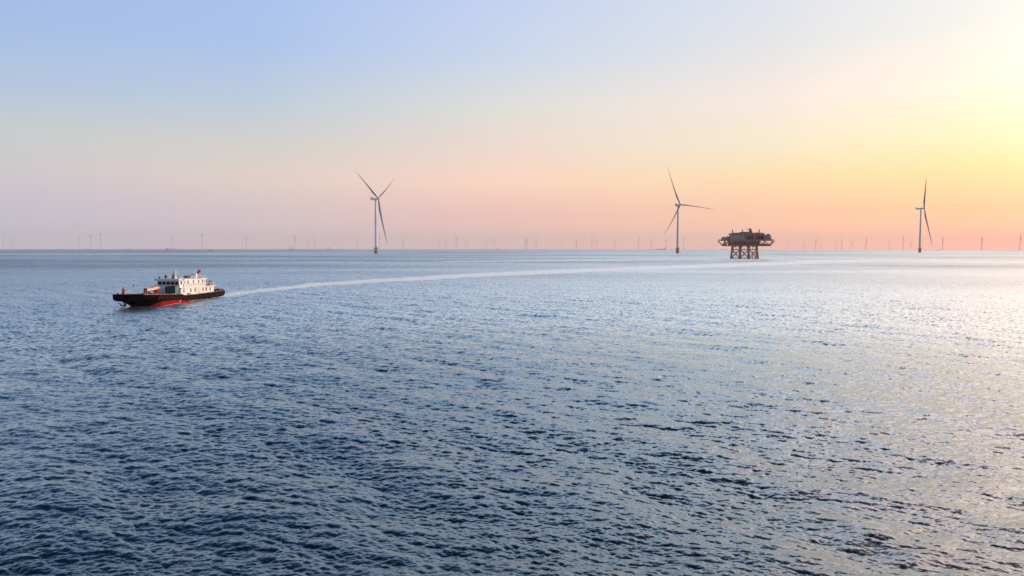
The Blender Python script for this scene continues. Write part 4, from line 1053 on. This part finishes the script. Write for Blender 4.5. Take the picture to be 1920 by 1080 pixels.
# cargo box under a teal tarpaulin, standing on the foredeck against the deckhouse
W = ship.matrix_basis if False else Matrix.Translation(SHIP_O) @ Matrix.Rotation(SHIP_RZ, 4, 'Z') @ MS
cb_root = bpy.data.objects.new('covered_cargo_box', None); col.objects.link(cb_root)
cb_root.matrix_world = W @ Matrix.Translation((30.2, 1.75, 1.55))
tag(cb_root, 'box under a dark teal tarpaulin on the ship deck, in front of the white wheelhouse', 'cargo box')
tpv = MB(); nx, ny, nz_ = 8, 8, 7
def tfold(x, y, z): return .045 * math.sin(x * 5.1 + z * 2.3) + .035 * math.sin(y * 6.3 - z * 3.1)
def face(fn_, nu, nv):
    vs = [fn_(i / nu, j / nv) for i in range(nu + 1) for j in range(nv + 1)]
    return vs, [(i * (nv + 1) + j, (i + 1) * (nv + 1) + j, (i + 1) * (nv + 1) + j + 1, i * (nv + 1) + j + 1) for i in range(nu) for j in range(nv)]
x0, x1, y0, y1, z1 = -1.25, 1.3, -1.35, 1.4, 2.95
frontc = MB()
v, f = face(lambda a, b: (x1 - .12 * b + tfold(0, y0 + (y1 - y0) * a, b * 3) * min(1, 4 * min(a, 1 - a)), y0 + (y1 - y0) * a, b * (z1 - .05 * (1 - a))), 10, 8); frontc.add(v, f, True)
v, f = face(lambda a, b: (x0 + (x1 - .12 - x0) * a, y0 + (y1 - y0) * b, z1 - .05 * (1 - b) + .10 * math.sin(math.pi * a) * math.sin(math.pi * b)), 8, 8); frontc.add(v, f, True)
frontc.build('tarpaulin', TARP, cb_root)
sidec = MB()
v, f = face(lambda a, b: (x0 + (x1 - .12 * b - x0) * a, y1 + tfold(x0 + 2 * a, 0, b * 3) * min(1, 4 * min(a, 1 - a)), b * z1), 8, 8); sidec.add(v, [tuple(reversed(q)) for q in f], True)
v, f = face(lambda a, b: (x0 + (x1 - .12 * b - x0) * a, y0 - tfold(x0 + 2 * a, 0, b * 3) * min(1, 4 * min(a, 1 - a)), b * (z1 - .05)), 8, 8); sidec.add(v, f, True)
sidec.build('tarpaulin_lit_sides', TARP_LIT, cb_root)  # same cover as the front, coloured lighter for the sun on it
MB().box(x1 + .04, x1 + .09, .55, .85, .5, .75).build('white_tag', WHITE, cb_root)
MB().box(x0 + .1, x1 - .2, y0 + .1, y1 - .1, -.35, .0).build('pallet', DGREY, cb_root)

# flag at the staff, blown aft and upwards
fl_root = bpy.data.objects.new('flag', None); col.objects.link(fl_root)
fl_root.matrix_world = W @ Matrix.Translation((9.6, 0, 7.2))
fl_root['label'] = 'red flag with yellow stars flying at the aft end of the ship roof'; fl_root['category'] = 'flag'
fm = MB(); nu, nv = 12, 6; vs = []
def fpt(a, b):
    # a along the fly, b down the hoist
    return Vector((-1.5 - .35 * b + 2.7 * (a - 1) * -.0 + .2 * math.sin(a * 5), .12 - 1.25 * a * .9 + .12 * math.sin(a * 7 + b), 1.9 - 1.15 * b * (1 - .55 * a) - 1.35 * a))
for i in range(nu + 1):
    for j in range(nv + 1):
        vs.append(fpt(i / nu, j / nv))
fm.add(vs, [(i * (nv + 1) + j, (i + 1) * (nv + 1) + j, (i + 1) * (nv + 1) + j + 1, i * (nv + 1) + j + 1) for i in range(nu) for j in range(nv)], True)
clo = fm.build('cloth', FLAGM, fl_root)
def star(ca, cb, r, nm='star'):
    for side in (.02, -.02):
        c = fpt(ca, cb); ea = (fpt(ca + .02, cb) - c) / .02; eb = (fpt(ca, cb + .02) - c) / .02
        n = ea.cross(eb).normalized() * side; ea.normalize(); eb.normalize()
        vs = [c + n]
        for k in range(10):
            a = math.pi * k / 5 - math.pi / 2; rr_ = r if k % 2 == 0 else r * .4
            vs.append(c + n + ea * (rr_ * math.cos(a)) + eb * (rr_ * math.sin(a)))
        MB().add(vs, [(0, 1 + k, 1 + (k + 1) % 10) for k in range(10)]).build(nm, STAR, clo)
star(.22, .32, .17)
for (a, b) in ((.40, .12), (.48, .24), (.48, .42), (.40, .56)): star(a, b, .06)

# ------------------------------------------------------------------ haze: the air over the sea
HZ = 19800.0
hm = bpy.data.materials.new('haze'); hm.use_nodes = True
t = hm.node_tree; t.nodes.clear()
pv = t.nodes.new('ShaderNodeVolumePrincipled'); om = t.nodes.new('ShaderNodeOutputMaterial')
pv.inputs['Color'].default_value = (0.95, 0.95, 0.97, 1); pv.inputs['Density'].default_value = 4.3e-5; pv.inputs['Anisotropy'].default_value = 0.0
t.links.new(pv.outputs[0], om.inputs['Volume'])
hz = MB().box(-HZ, HZ, -HZ, HZ, -HZ * HZ / EARTH - 2, 330.0).build('haze', hm)
tag(hz, 'thin pale haze lying over the sea, fading the far turbines', 'haze', kind='stuff')
